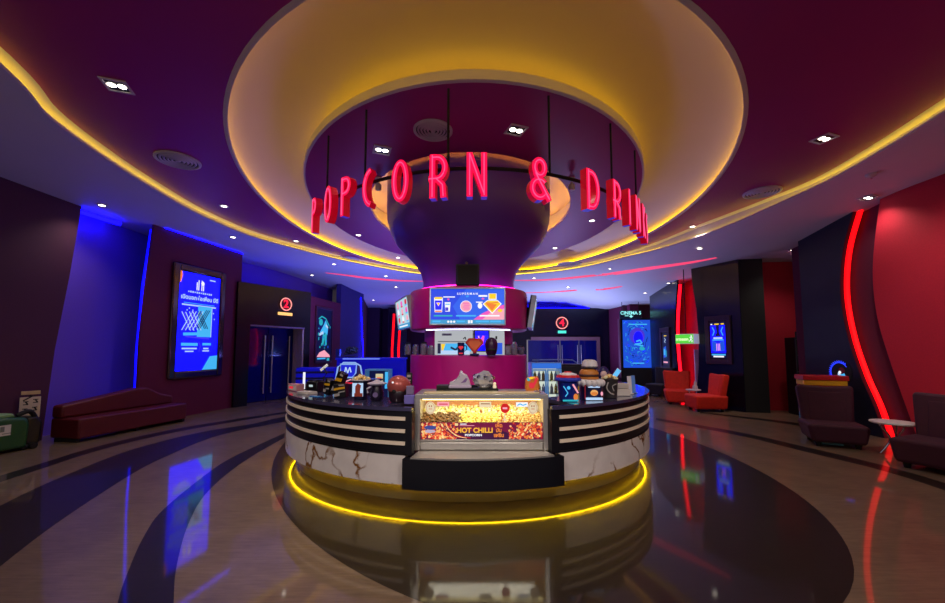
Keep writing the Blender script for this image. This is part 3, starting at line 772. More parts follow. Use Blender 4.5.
def pod(name, label, cat, p, r):
    t = thing(name, label, cat, p)
    MB().lathe([(r, 0), (r, -r*.35), (r*.75, -r*.6), (r*.2, -r*.8)], 20).build('body', white, t, True)
    MB().lathe([(r*.2, -r*.8), (r*.2, -r*1.1), (.001, -r*1.15)], 12, caps=False).build('sensor_tip', chrome, t, True)
pod('smoke_detector', 'white smoke detector on the pale ceiling ring at the right', 'smoke detector', at_soffit(871, 174)-Vector((0, 0, .002)), .07)
for lab, px in (('small white spotlight on the plum disc beside the letter C', 378.5), ('small white spotlight on the plum disc beside the letter D', 571.5)):
    p = at(px, 178, 4.398); t = thing('spotlight', lab, 'spotlight', p)
    MB().lathe([(.05, 0), (.05, -.02), (.015, -.03), (.015, -.09)], 16).build('mount', white, t, True)
    MB().lathe([(.03, -.09), (.05, -.12), (.05, -.2), (.03, -.21)], 16).build('head', white, t, True)
p = at(619.7, 249, 4.498); t = thing('ceiling_sensor', 'small white curved sensor on the plum ceiling right of the letters', 'sensor', p)
MB().lathe([(.04, 0), (.04, -.02), (.02, -.03)], 14).build('mount', white, t, True)
MB().tube([(0, 0, -.02), (.02, -.02, -.07), (.08, -.03, -.1), (.14, -.03, -.09)], .025, 8).build('arm', white, t, True)

# ---------------------------------------------------------------- concession counter
marble_m = marble()
def counter(label, a0, a1, e0, e1, s0, s1):
    """a: full-depth carcass, e: front panel, s: stripes and marble (degrees from the near side)"""
    t = thing('concession_counter', label, 'counter', (AX[0], AX[1], 0))
    n = lambda u, v: max(2, int(abs(v-u)/1.6))
    mb = MB().arc([(2.25, .17), (2.8, .17), (2.8, .955), (2.25, .955)], R(a0), R(a1), n(a0, a1))
    mb.arc([(2.8, .5), (2.895, .5), (2.895, .955), (2.8, .955)], R(e0), R(e1), n(e0, e1)).build('body', counter_black, t, True)
    mb = MB().arc([(2.2, .957), (2.86, .957), (2.86, .995), (2.2, .995)], R(a0), R(a1), n(a0, a1))
    mb.arc([(2.86, .957), (2.915, .957), (2.915, .995), (2.86, .995)], R(e0), R(e1), n(e0, e1)).build('countertop', mat('violet grey countertop', (64, 60, 92), .14, var=.2, scale=3, coat=.4), t, True)
    for k in range(3):
        z = .895-.127*k
        MB().arc([(2.9, z-.037), (2.912, z-.037), (2.912, z), (2.9, z)], R(s0), R(s1), n(s0, s1)).build('metal_stripe', champagne, t, True)
    MB().arc([(2.81, .2), (2.9, .2), (2.9, .497), (2.81, .497)], R(s0), R(s1), n(s0, s1)).build('marble_panel', marble_m, t, True)
    MB().arc([(2.895, .505), (2.905, .505), (2.905, .52), (2.895, .52)], R(s0), R(s1), n(s0, s1)).build('edge_trim', black, t, True)
    return t
counter('left half of the round black concession counter with metal stripes and veined marble', -125, -16.4, -125, -11.2, -125, -12.6)
counter('right half of the round black concession counter with metal stripes and veined marble', 24.8, 112, 18.4, 112, 20.2, 112)
t = thing('counter_plinth', 'recessed round plinth under the counter, lit yellow', 'plinth', (AX[0], AX[1], 0))
MB().arc([(2.3, 0), (2.76, 0), (2.76, .168), (2.3, .168)], R(-125), R(112), 120).build('ring', mat('plinth laminate', (84, 78, 64), .3), t, True)
led('led_strip', [(2.83*sin(R(a)), -2.83*cos(R(a)), .184) for a in range(-125, 113, 2)], .0055, glow('plinth led', (255, 200, 10), 36), None, t, False)
t = thing('serving_counter', 'curved navy black base with a steel shelf under the popcorn case', 'counter', (AX[0], AX[1], 0))
MB().arc([(2.905, .19), (3.0, .19), (3.0, .49), (2.905, .49)], R(-12.4), R(20), 24).arc([(2.05, .19), (2.905, .19), (2.905, .49), (2.05, .49)], R(-10.9), R(18), 24).build('body', counter_black, t, True)
MB().arc([(2.05, .492), (2.99, .492), (2.99, .508), (2.05, .508)], R(-10.8), R(17.9), 24).build('shelf', steel, t, True)

# popcorn case
t = thing('popcorn_case', 'glass fronted steel popcorn warmer with a HOT CHILLI banner', 'popcorn warmer', (.10, 4.36, .51))
cw = .70
mb = MB()
for sx in (-1, 1):
    mb.box(sx*cw-.03, sx*cw+.03, -.01, .03, 0, .56); mb.box(sx*cw-.02, sx*cw+.02, .56, .6, 0, .56)
mb.box(-cw-.03, cw+.03, -.01, .6, .56, .6).box(-cw+.03, cw-.03, -.008, .02, .55, .56).box(-cw+.03, cw-.03, 0, .02, .09, .115)
mb.build('frame', steel, t, bevel=.008)
MB().box(-cw+.03, cw-.03, -.004, .02, .002, .088).build('front_panel', steel, t, bevel=.012)
MB().box(-cw+.03, cw-.03, .0, .006, .117, .557).build('glass_front', glass, t)
tan = mat('tan backboard', (214, 150, 96), .6, emit=.25, ec=(230, 150, 80))
MB().box(-cw+.02, cw-.02, .56, .58, .02, .557).build('back_panel', tan, t)
MB().box(-cw-.005, -cw+.012, .03, .56, .02, .557).box(cw-.012, cw+.005, .03, .56, .02, .557).build('side_panel', mat('pale side panel', (210, 196, 160), .5), t)
MB().box(-cw+.06, cw-.06, .02, .2, .603, .618).build('top_glass', mat('lit top glass', (205, 190, 150), .2, emit=.12), t, bevel=.006)
MB().box(-cw+.05, cw-.05, .03, .06, .535, .555).build('case_lamp', glow('case lamp', (255, 226, 150), 5), t)
A_ = Art(-.006)
maro = mat('banner maroon', (110, 10, 62), .5, emit=.3, ec=(140, 10, 80))
plum = mat('banner plum', (62, 8, 62), .5, emit=.2, ec=(80, 8, 90))
pcs = [mat('chip %d' % i, c, .5, emit=.4, ec=c, var=.0) for i, c in enumerate(((220, 70, 40), (240, 140, 60), (250, 190, 110), (190, 20, 40), (230, 100, 60), (255, 225, 160)))]
zb0, zb1 = .118, .3
A_.rect(0, (zb0+zb1)/2, 2*cw-.07, zb1-zb0, maro)
A_.poly([(-.28, zb0), (.3, zb0), (.34, zb0+.05), (.2, zb0+.1), (-.25, zb0+.08), (-.32, zb0+.03)], plum)
for lo, hi in ((-cw+.05, -.26), (.3, cw-.05)):
    for i in range(300):
        x = random.uniform(lo, hi); z = random.uniform(zb0+.008, zb1-.008)
        f = (x-hi)/(lo-hi) if lo < 0 else (x-lo)/(hi-lo)
        if random.random() < (1-f)*.55 and z > zb0+.05+.1*f: continue
        r = random.uniform(.008, .017)
        if i % 12 == 0: A_.d += .0001
        A_.poly([(x+r*random.uniform(.6, 1.25)*cos(q), min(zb1, max(zb0, z+r*random.uniform(.6, 1.25)*sin(q)))) for q in (0, 1.05, 2.1, 3.14, 4.2, 5.2)], random.choice(pcs), False)
for k in range(4): A_.line(smooth_curve([(-.46+k*.035, zb1-.005, 0), (-.42+k*.03, zb0+.11, 0), (-.33+k*.03, zb0+.04, 0), (-.24+k*.04, zb0+.015, 0)], 5, False), .009, [pcs[3], maro, pcs[5], pcs[3]][k])
A_.disc(-.56, .245, .065, mat('badge blue', (60, 80, 170), .5, emit=.3), .022); A_.disc(-.56, .205, .06, mat('badge pale', (200, 190, 220), .5, emit=.3), .018)
A_.rect(-.275, .278, .034, .026, pcs[5]); A_.rect(-.2, .282, .07, .009, wht); A_.rect(-.16, .266, .16, .006, rose)
A_.build('banner', t)
lettering('HOT CHILLI', .072, glow('chilli gold', (255, 190, 60), 1.), t, (-.075, -.02, .215), bold=.0025, sx=1.02)
lettering('POPCORN', .03, wht, t, (-.09, -.02, .165), bold=.0012, sx=1.3)
lettering('เผ็ด\nมัน\nเพลิน', .052, pcs[1], t, (.185, -.02, .215), bold=.002)
# stickers on the glass
cream = mat('cream sticker', (240, 224, 190), .5, emit=.4); brownish = mat('sticker line', (190, 150, 110), .5)
def sticker(x, z, fn):
    A_ = Art(-.003); fn(A_, x, z); A_.build('sticker', t)
def badge(A_, x, z):
    A_.disc(x, z, .055, cream, .068); A_.disc(x, z, .046, brownish, .058); A_.disc(x, z, .042, cream, .054); A_.rect(x, z-.012, .04, .008, brownish); A_.rect(x-.012, z+.018, .012, .02, brownish); A_.rect(x+.012, z+.018, .012, .02, brownish)
sticker(-.56, .455, badge); sticker(.56, .455, badge)
sticker(-.42, .495, lambda A_, x, z: A_.rect(x, z, .13, .045, rose).rect(x, z, .1, .012, redg))
sticker(.04, .49, lambda A_, x, z: A_.rect(x, z, .13, .06, cream).rect(x, z+.008, .1, .012, brownish))
sticker(.44, .49, lambda A_, x, z: A_.rect(x, z, .13, .05, wht).line([(x-.05, z-.01), (x-.02, z+.008), (x+.01, z-.008), (x+.05, z+.005)], .012, cyan))
sticker(.255, .45, lambda A_, x, z: A_.rect(x-.005, z-.08, .014, .11, cream).rect(x-.005, z-.125, .05, .012, cream).disc(x, z, .05, mat('red round tag', (214, 24, 30), .5, emit=.35), .052).rect(x, z, .05, .02, rose))
# the popcorn itself
pm = [mat('popcorn yellow', (250, 226, 120), .7, var=.2, scale=30), mat('popcorn cream', (250, 236, 190), .7, var=.15, scale=30), mat('popcorn caramel', (130, 96, 56), .7, var=.3, scale=30), mat('popcorn golden', (235, 196, 120), .7, var=.2, scale=30)]
mb = MB()
for i in range(46):
    for j in range(12):
        u = i/45; v = j/11
        x = -.66+1.32*u+random.uniform(-.02, .02); y = .06+.46*v+random.uniform(-.015, .015); z = .235+.15*v**.8+.012*sin(i*1.3)+random.uniform(0, .015)
        m = (2 if u < .33 else 0 if u < .66 else 3) if v < .55 else (1 if random.random() < .7 else 0)
        mb.ball((x, y, z), .021, 6, (1, 1, .85), m, .3)
mb.box(-.66, .66, .05, .54, .02, .21, 1)
tag(mb.build('popcorn', pm), 'loose yellow and caramel popcorn heaped inside the lit glass case', 'popcorn', None, 'stuff').location = (.10, 4.36, .51)
bpy.data.objects['popcorn'].location = (.10, 4.36, .515)
al = bpy.data.lights.new('case', 'AREA'); al.shape = 'RECTANGLE'; al.size = 1.2; al.size_y = .25; al.energy = 5.5; al.color = (1, .9, .68)
ao = bpy.data.objects.new('case_light', al); COL.objects.link(ao); ao.location = (.1, 4.56, 1.055)

# ---------------------------------------------------------------- menu screens on the drum
def menu_screen(label, loc, rz, w, h, art, tilt=0.):
    t = thing('menu_screen', label, 'screen', loc, rz); t.rotation_euler = (tilt, 0, rz)
    MB().box(-w/2, w/2, .031, .05, -h/2, h/2).build('back_cover', matt_black, t, bevel=.008); frame_mb(w, h, .018, -.05, .03).build('frame', mat('silver bezel', (190, 200, 215), .3, metal=.6), t, bevel=.005)
    MB().box(-w/2+.018, w/2-.018, -.03, .03, -h/2+.018, h/2-.018).build('screen', glow('menu blue', (26, 70, 235), .95), t)
    MB().box(-.12, .12, .05, .12, -.1, .1).build('bracket', dark_metal, t, bevel=.01)
    A_ = Art(-.031); art(A_, w-.036, h-.036, t); A_.build('artwork', t); return t
def menu_a(A_, w, h, t):
    lb = glow('menu light blue', (70, 140, 250), .9)
    A_.poly([(-w*.02, h*.5), (w*.5, h*.5), (w*.5, -h*.38), (-w*.1, -h*.38), (-w*.2, 0)], glow('menu azure', (40, 100, 245), .95))
    A_.poly([(w*.08, -h*.38), (w*.2, -h*.2), (w*.38, -h*.02), (w*.5, h*.05), (w*.5, -h*.38)], pnk); A_.poly([(w*.2, -h*.38), (w*.32, -h*.16), (w*.5, -h*.06), (w*.5, -h*.38)], rose)
    A_.rect(0, -h*.44, w, h*.12, glow('menu footer', (60, 160, 215), .9))
    for x in (-.26, -.22, -.18): A_.disc(w*x, -h*.44, .017, wht)
    for x in (.02, .055): A_.rect(w*x, -h*.44, .03, .045, wht)
    for x, ww in ((-.42, .12), (-.09, .12), (.2, .2), (.38, .16)): A_.rect(w*x, -h*.43, ww, .025, cyan)
    A_.rect(-w*.33, -h*.27, .28, .022, teal); A_.rect(-w*.02, -h*.27, .3, .022, cyan); A_.rect(w*.3, -h*.27, .3, .022, wht)
    # tall cup, mug, round badge, yellow shield bucket
    A_.poly([(-w*.455, h*.25), (-w*.335, h*.25), (-w*.345, -h*.17), (-w*.445, -h*.17)], wht); A_.poly([(-w*.445, h*.17), (-w*.345, h*.17), (-w*.352, -h*.1), (-w*.438, -h*.1)], scr_blue)
    A_.rect(-w*.395, h*.24, w*.1, h*.06, yel); A_.rect(-w*.395, -h*.14, w*.09, h*.04, org); A_.poly([(-w*.425, h*.11), (-w*.365, h*.11), (-w*.395, h*.0)], yel)
    A_.poly([(-w*.31, h*.12), (-w*.23, h*.12), (-w*.24, -h*.15), (-w*.3, -h*.15)], wht); A_.rect(-w*.27, h*.06, w*.06, h*.03, cyan); A_.rect(-w*.28, -h*.08, w*.04, h*.1, violet)
    A_.rect(-w*.25, h*.27, w*.16, h*.03, wht); A_.disc(-w*.26, h*.2, .016, pnk)
    A_.disc(-w*.02, h*.0, .088, wht); A_.disc(-w*.02, h*.0, .08, rose)
    for k in range(4): A_.rect(-w*.02+(k % 2)*.01, h*(.09-.055*k), .09, .012, pnk)
    A_.rect(w*.21, h*.3, w*.12, h*.05, wht); A_.disc(w*.21, h*.22, .022, pnk, .014); A_.rect(w*.16, h*.12, w*.09, h*.03, wht); A_.disc(w*.17, h*.02, .035, wht, .045)
    A_.rect(w*.34, h*.28, w*.11, h*.18, wht); A_.rect(w*.34, h*.29, w*.09, h*.15, yel)
    A_.poly([(w*.27, h*.18), (w*.41, h*.18), (w*.465, h*.07), (w*.335, -h*.22), (w*.205, h*.07)], wht)
    A_.poly([(w*.275, h*.16), (w*.405, h*.16), (w*.45, h*.07), (w*.335, -h*.18), (w*.22, h*.07)], yel)
    A_.poly([(w*.245, h*.08), (w*.4, h*.06), (w*.335, -h*.13)], org); A_.line([(w*.25, h*.1), (w*.33, h*.09), (w*.42, h*.12)], .018, org)
    A_.disc(w*.44, -h*.12, .035, yel, .025)
    lettering('S U P E R M A N', .045, wht, t, (-.0, -.038, h*.36), bold=.001); lettering('SET', .03, cyan, t, (0, -.038, h*.285), bold=.001)
def menu_b(A_, w, h, t):
    A_.rect(0, h*.08, w, h*.84, glow('menu mint', (190, 225, 235), .9)); A_.rect(0, -h*.42, w, h*.16, glow('menu footer', (60, 160, 215), .9)); A_.rect(-.1, -h*.42, w*.7, h*.05, wht)
    for k in range(9): A_.disc(-w*.36+(k % 3)*w*.33, h*.36-(k//3)*h*.27, .08, [rose, pnk, redg, wht][k % 4], .055); A_.rect(-w*.36+(k % 3)*w*.33, h*.26-(k//3)*h*.27, .16, .025, [pnk, redg, cyan][k % 3])
menu_screen('front menu screen showing blue combo deals on the magenta drum', (-.075, 5.9, 2.245), 0, 1.14, .56, menu_a)
menu_screen('pale pink menu screen hung on the left side of the magenta drum', (-1.245, 7.2, 2.255), math.atan2(-1.05, .41), 1.12, .56, menu_b, R(8))
menu_screen('menu screen seen edge on at the right side of the magenta drum', (1.10, 7.25, 2.255), math.atan2(1.1, .19), 1.12, .56, menu_b, R(9))
t = thing('loudspeaker', 'dark box loudspeaker standing on the drum before the column neck', 'loudspeaker', (-.075, 6.08, 2.586))
MB().box(-.18, .18, -.1, .1, 0, .33).build('cabinet', mat('navy speaker', (18, 20, 52), .4), t, bevel=.015)
MB().box(-.15, .15, -.108, -.1, .03, .3).build('grille', matt_black, t)
MB().lathe([(.02, .33), (.02, .36), (.03, .37), (.001, .39)], 12, (-.02, 0, 0)).build('knob', steel, t, True)

# niche in the drum: lit picture and collectibles
t = thing('niche_picture', 'pale lit picture panel at the back of the niche under the front menu', 'picture', (-.045, 6.21, 1.515))
pw_, ph_ = 1.1, .39
MB().box(-pw_/2, pw_/2, 0, .02, 0, ph_).build('panel', glow('picture pale', (196, 200, 205), .75), t)
A_ = Art(-.001)
A_.rect(-.36, .32, .15, .035, mat('grey print', (110, 116, 130), .6)); A_.rect(.08, .19, .06, .38, mat('tan print', (150, 140, 130), .6)); A_.rect(-.2, .21, .6, .012, mat('grey print', (110, 116, 130), .6))
A_.rect(.19, .22, .25, .34, navy_g); A_.rect(.19, .22, .2, .3, scr_blue); A_.line([(.16, .2), (.22, .3), (.2, .16)], .03, pnk); A_.line([(.14, .3), (.16, .2)], .02, rose)
A_.poly([(-.45, .17), (-.35, .17), (-.38, .05), (-.43, .05)], yel); A_.poly([(-.38, .18), (.02, .18), (.02, .05), (-.42, .05)], cyan); A_.rect(-.25, .04, .5, .06, pale); A_.rect(.44, .1, .15, .18, mid); A_.line([(-.1, .25), (-.07, .28), (-.06, .24)], .015, dark_metal); A_.rect(.42, .27, .03, .05, dark_metal)
A_.rect(-.48, .1, .05, .16, navy_g); A_.line([(-.3, .12), (-.22, .08), (-.18, .12)], .03, navy_g)
A_.build('print', t)
yb = 6.06
xx = lambda px, d=yb: (px-472.5)*d/F
t = thing('tumbler', 'navy tumbler with a small red emblem in the drum niche', 'cup', (xx(461), yb, 1.512))
MB().lathe([(.045, 0), (.05, .01), (.055, .19), (.05, .195)], 24).build('body', mat('navy cup', (20, 24, 96), .3), t, True)
MB().tube([(.05, 0, .15), (.085, 0, .14), (.09, 0, .09), (.053, 0, .06)], .009, 8).build('handle', mat('navy cup', (20, 24, 96), .3), t, True)
Art(-.056).poly([(-.03, .14), (.03, .14), (.04, .12), (0, .08), (-.04, .12)], redg).rect(0, .03, .06, .02, redg).build('emblem', t)
t = thing('shield_bucket', 'red and orange shield shaped bucket standing in the drum niche', 'bucket', (xx(474.5), yb-.05, 1.512))
sh_ = [(-.09, .26), (.09, .26), (.145, .19), (0, .02), (-.145, .19)]
MB().prism(sh_, -.03, .06).build('body', mat('red plastic', (206, 46, 40), .35), t, bevel=.012)
MB().prism([(x*.72, .155+(z-.155)*.68) for x, z in sh_], -.036, -.03).build('panel', mat('orange plastic', (236, 112, 62), .35), t, bevel=.003)
MB().box(-.07, .07, -.05, .07, 0, .025).build('stand', mat('navy cup', (20, 24, 96), .3), t, bevel=.006)
t = thing('helmet_bucket', 'dark purple rounded helmet shaped bucket in the drum niche', 'bucket', (xx(491), yb-.05, 1.512))
MB().lathe([(.05, 0), (.08, .03), (.095, .1), (.1, .17), (.085, .23), (.05, .265), (.001, .275)], 28, caps=False).build('shell', mat('dark purple shell', (56, 22, 66), .25), t, True)
MB().box(-.06, .06, -.108, -.07, .07, .1).build('visor', matt_black, t, bevel=.01)
MB().lathe([(.07, 0), (.07, .012)], 20).build('stand', matt_black, t, True)
gl_m = mat('jar glass', (190, 190, 215), .08, trans=.7, var=.05, ior=1.2)
k = 0
for side, pxs in (('left', (408, 416, 424, 431)), ('right', (508, 514, 521))):
    for i, px in enumerate(pxs):
        # jars stand along the rim of the niche
        dirx = (px-472.5)/F; rr = .9; A2 = dirx*dirx+1; B2 = -2*(dirx*AX[0]+AX[1]); D2 = max(0, B2*B2-4*A2*(AX[0]**2+AX[1]**2-rr*rr)); y = (-B2-math.sqrt(D2))/(2*A2)
        t = thing('glass_jar', f'glass jar in the {side} part of the drum niche, {ORD[i]}{" from the left" if i else " there"}', 'jar', (dirx*y, y, 1.512), 0, 'jars in the drum niche')
        hh = (.2, .17, .21, .15)[(i+k) % 4]
        MB().lathe([(.05, 0), (.055, .01), (.055, hh*.8), (.04, hh*.88)], 18).build('body', gl_m, t, True)
        MB().lathe([(.045, hh*.88), (.045, hh), (.001, hh+.005)], 18, caps=False).build('lid', [dark_metal, chrome][i % 2], t, True)
        MB().lathe([(.045, .012), (.045, hh*(.35+.1*i))], 14).build('contents', mat('jar filling %d' % (i % 3), ((110, 90, 110), (150, 130, 150), (80, 70, 100))[i % 3], .7), t, True)
    k += 1

# on top of the popcorn case
zt = 1.13
t = thing('display_tray', 'low black tray on top of the popcorn case', 'tray', (-.06, 4.72, 1.112))
MB().box(-.36, .36, -.1, .1, 0, .035).build('base', matt_black, t, bevel=.006)
MB().box(-.36, .36, .08, .1, .035, .06).box(-.36, -.22, -.1, .08, .035, .07).build('rim', black, t, bevel=.005)
silver = mat('pearl silver', (206, 200, 214), .28, metal=.35, var=.08, scale=25)
t = thing('sneaker_bucket', 'pale silver sneaker shaped bucket on the black tray', 'bucket', (-.14, 4.70, 1.148))
up = [(-.13, .03), (-.13, .065), (-.09, .085), (-.045, .11), (-.02, .15), (-.005, .2), (.01, .205), (.03, .175), (.075, .15), (.1, .1), (.118, .03)]
MB().prism(up, -.045, .045).build('upper', silver, t, bevel=.014, seg=3)
MB().prism([(-.15, 0), (-.15, .022), (-.12, .036), (.12, .036), (.132, .02), (.125, 0)], -.055, .055).build('sole', mat('lilac sole', (186, 172, 200), .4), t, bevel=.008)
mb = MB()
for i in range(4): mb.tube([(-.075+i*.02, -.048, .08+i*.017), (-.055+i*.02, -.03, .1+i*.02), (-.055+i*.02, .03, .1+i*.02)], .005, 6)
mb.build('laces', mat('lilac lace', (150, 130, 170), .6), t, True)
MB().prism([(.0, .06), (.06, .07), (.085, .11), (.06, .12), (.03, .085)], -.05, -.045).build('emblem', mat('violet print', (120, 90, 150), .5), t)
t = thing('crystal_bucket', 'round faceted silver bucket on the black tray beside the sneaker', 'bucket', (.13, 4.70, 1.148))
mb = MB(); mb.ball((0, 0, .1), .115, 12, (1.12, .9, .84), 0, .16); mb.build('shell', mat('crystal silver', (196, 196, 206), .22, metal=.5, var=.2, scale=30), t)
MB().lathe([(.06, 0), (.07, .012), (.05, .03)], 20).build('foot', steel, t, True)
mb = MB()
for i in range(9):
    a = 2*pi*i/9; mb.ball((.112*cos(a), .09*sin(a)-.02, .12+.03*sin(i*2.2)), .024, 7, (1, 1, 1), 0, .2)
mb.build('studs', chrome, t)
t = thing('small_figure', 'tiny pale figure at the right end of the black tray', 'figurine', (.26, 4.67, 1.148))
MB().lathe([(.02, 0), (.024, .02), (.016, .035)], 12).ball((0, 0, .05), .02, 10).build('body', cream, t, True)
t = thing('snack_bag', 'orange snack bag standing at the right end of the popcorn case', 'bag', (.70, 4.66, 1.112), R(-8))
mb = MB(); pr = [(-.075, 0), (.075, 0), (.085, .05), (.08, .13), (.072, .18), (-.055, .165), (-.08, .13), (-.085, .05)]
mb.prism(pr, -.03, .03).build('pouch', mat('orange foil', (232, 136, 52), .35, metal=.3, var=.2, scale=20), t, bevel=.02, seg=3)
Art(-.0305).disc(-.005, .07, .035, redg).rect(.04, .12, .03, .08, redg, -.4).disc(-.04, .14, .02, teal).rect(-.01, .155, .05, .02, yel, .2).build('print', t)
t = thing('glass_bowl', 'small clear bowl beside the orange snack bag', 'bowl', (.73, 4.45, 1.112))
MB().lathe([(.02, 0), (.035, .008), (.045, .03), (.042, .032)], 20).build('bowl', gl_m, t, True)

# ---------------------------------------------------------------- goods on the counter
CZ = .997
def on_counter(px, d): return ((px-472.5)*d/F, d, CZ)
def bucket(name, label, px, d, r0, r1, h, m, lidm=None, lidh=.03, cat='bucket', lid_r=1.08, seg=28, rz=0.):
    t = thing(name, label, cat, on_counter(px, d), rz)
    MB().lathe([(r0*.9, 0), (r0, .006), (r1, h-.006), (r1*1.04, h), (r1*.94, h-.004)], seg).build('body', m, t, True)
    if lidm: MB().lathe([(r1*lid_r, h-.01), (r1*lid_r, h+.012), (r1*.85, h+lidh), (r1*.3, h+lidh+.012), (.001, h+lidh+.014)], seg, caps=False).build('lid', lidm, t, True)
    return t
def kernels(name, label, p, r, n=34, dome=.5, mats=None):
    mb = MB()
    for i in range(n):
        q = r*math.sqrt(random.random()); a = random.uniform(0, 2*pi)
        mb.ball((q*cos(a), q*sin(a), dome*(r-q)+.01), .02, 6, (1, 1, .8), i % 2, .3)
    o = mb.build(name, mats or [pm[1], pm[3]]); o.location = p
    return tag(o, label, 'popcorn', None, 'stuff')

# right counter, left to right
t = bucket('popcorn_bucket', 'blue popcorn bucket with a white and red lid on the right counter', 567, 4.72, .105, .122, .25, mat('blue print', (20, 40, 140), .25, var=.5, scale=9), None)
MB().lathe([(.15, .235), (.155, .25), (.14, .275), (.11, .285)], 30, caps=False).build('lid_rim', mat('lid blue', (40, 60, 190), .3), t, True)
MB().lathe([(.14, .276), (.128, .3), (.1, .306)], 30, caps=False).build('lid_ring', mat('lid red', (206, 24, 34), .3), t, True)
MB().lathe([(.112, .29), (.104, .315), (.05, .33), (.001, .332)], 30, caps=False).build('lid', mat('lid white', (232, 226, 226), .3), t, True)
MB().box(-.04, .04, -.02, .02, .325, .345).build('lid_tab', mat('lid red', (206, 24, 34), .3), t, bevel=.006)
A_ = Art(-.118); A_.line([(.03, .2), (.09, .1)], .02, rose); A_.disc(.06, .055, .025, pcs[1], .04); A_.line([(-.08, .18), (-.03, .1), (-.06, .06)], .012, cyan); A_.disc(-.02, .16, .02, cyan); A_.rect(0, .015, .18, .02, teal); A_.build('print', t)
t = bucket('popcorn_bucket', 'navy popcorn tub with a white scalloped rim under a hamburger shaped lid', 589.5, 4.86, .125, .135, .225, mat('navy print', (16, 24, 80), .3, var=.3))
mb = MB()
for i in range(14):
    a = 2*pi*i/14; mb.ball((.14*sin(a), -.14*cos(a), .2), .036, 10, (1, 1, 1.2))
mb.lathe([(.145, .19), (.15, .235), (.12, .245)], 28); mb.build('scalloped_rim', mat('white rim', (228, 222, 226), .4), t, True)
A_ = Art(-.137); A_.disc(.0, .09, .045, pcs[2], .035); A_.disc(.0, .08, .04, pcs[1], .02); A_.rect(.0, .16, .14, .02, pale); A_.rect(0, .02, .2, .03, pale); A_.disc(.09, .08, .015, rose, .025); A_.build('print', t)
MB().tube([(-.1, -.105, 0.01), (-.1, -.11, .2)], .008, 8).build('straw', mat('red straw', (190, 40, 60), .4), t, True)
t = thing('burger_container', 'orange hamburger shaped container on top of the navy popcorn tub', 'container', (on_counter(588, 4.86)[0], 4.86, CZ+.236))
MB().lathe([(.1, 0), (.115, .015), (.115, .035), (.1, .045)], 24).build('base_bun', mat('bun', (206, 130, 54), .5), t, True)
MB().lathe([(.12, .045), (.125, .055), (.115, .068)], 24).build('filling', mat('brown filling', (70, 40, 36), .6), t, True)
MB().lathe([(.115, .068), (.115, .09), (.09, .125), (.04, .14), (.001, .142)], 24, caps=False).build('top_bun', mat('bun', (206, 130, 54), .5), t, True)
t = thing('cup', 'white and grey paper cup upside down on the hamburger container', 'cup', (on_counter(589, 4.86)[0], 4.86, CZ+.378))
MB().lathe([(.09, 0), (.1, .02), (.085, .08), (.06, .1), (.001, .105)], 22, caps=False).build('body', mat('pale grey paper', (214, 208, 214), .5, var=.3, scale=12), t, True)
MB().lathe([(.1, .0), (.106, .01), (.1, .022)], 22).build('rim', mat('dark grey rim', (80, 74, 84), .5), t, True)
t = bucket('toy_bucket', 'red and navy cone topped bucket behind the dark popcorn tub', 603, 5.3, .09, .1, .2, mat('toy red', (196, 20, 44), .35))
MB().lathe([(.1, .2), (.1, .23), (.07, .32), (.03, .37), (.001, .38)], 24, caps=False).build('hood', mat('toy navy', (26, 20, 84), .4), t, True)
MB().ball((-.02, -.05, .27), .05, 12, (1, 1, 1.1)).build('face_knob', mat('pale pink', (220, 190, 190), .5), t, True)
MB().box(-.05, .06, -.105, -.09, .05, .17).build('front_panel', mat('toy dark red', (120, 10, 30), .4), t, bevel=.01)
t = bucket('popcorn_tub', 'dark grey popcorn tub with a swirl print at the right end of the tubs', 608.5, 5.0, .082, .1, .235, mat('dark grey print', (58, 54, 56), .4, var=.4, scale=10))
A_ = Art(-.094); A_.line(smooth_curve([(-.05, .2, 0), (-.07, .13, 0), (-.03, .07, 0), (.02, .05, 0)], 5, False), .016, mat('pale print', (170, 164, 160), .5)); A_.line(smooth_curve([(.05, .18, 0), (.0, .15, 0), (.02, .09, 0)], 5, False), .012, mat('pale print', (170, 164, 160), .5)); A_.build('print', t)
kernels('popcorn', 'heap of pale popcorn topping the dark grey tub', (t.location.x, 5.0, CZ+.232), .09)
t = thing('paper_stack', 'two stacked white cartons on the right counter beyond the tubs', 'carton', on_counter(621, 5.25))
MB().box(-.1, .08, -.07, .07, 0, .085).build('lower_carton', mat('white card', (214, 206, 200), .6), t, bevel=.006)
MB().box(-.09, .06, -.065, .065, .088, .16).build('upper_carton', mat('white card 2', (200, 190, 184), .6), t, bevel=.012)
for lab, px, dd, m in (('white upright card holder on the right end of the counter', 628.3, 5.42, mat('white holder', (225, 225, 235), .3)), ('pale blue upright card holder behind the white one on the right counter', 632, 5.55, mat('blue holder', (110, 160, 240), .2))):
    t = thing('card_holder', lab, 'card holder', on_counter(px, dd), R(15))
    MB().box(-.035, .035, -.04, .04, 0, .012).build('base', m, t, bevel=.004)
    MB().box(-.032, .032, -.012, .0, .012, .24, 0, Matrix.Rotation(R(-5), 4, 'X')).build('card', m, t, bevel=.004)
t = thing('tablet_stand', 'tilted blue tablet on a stand behind the popcorn tubs', 'tablet', on_counter(615, 5.7), R(-20))
MB().lathe([(.05, 0), (.05, .012), (.012, .02), (.012, .2)], 16).build('stand', dark_metal, t, True)
Mt = Matrix.Translation((0, 0, .25)) @ Matrix.Rotation(R(35), 4, 'Y') @ Matrix.Rotation(R(-15), 4, 'X')
MB().box(-.035, .035, -.008, .008, -.075, .085, 0, Mt).build('case', mat('white edge', (200, 205, 220), .3), t, bevel=.005)
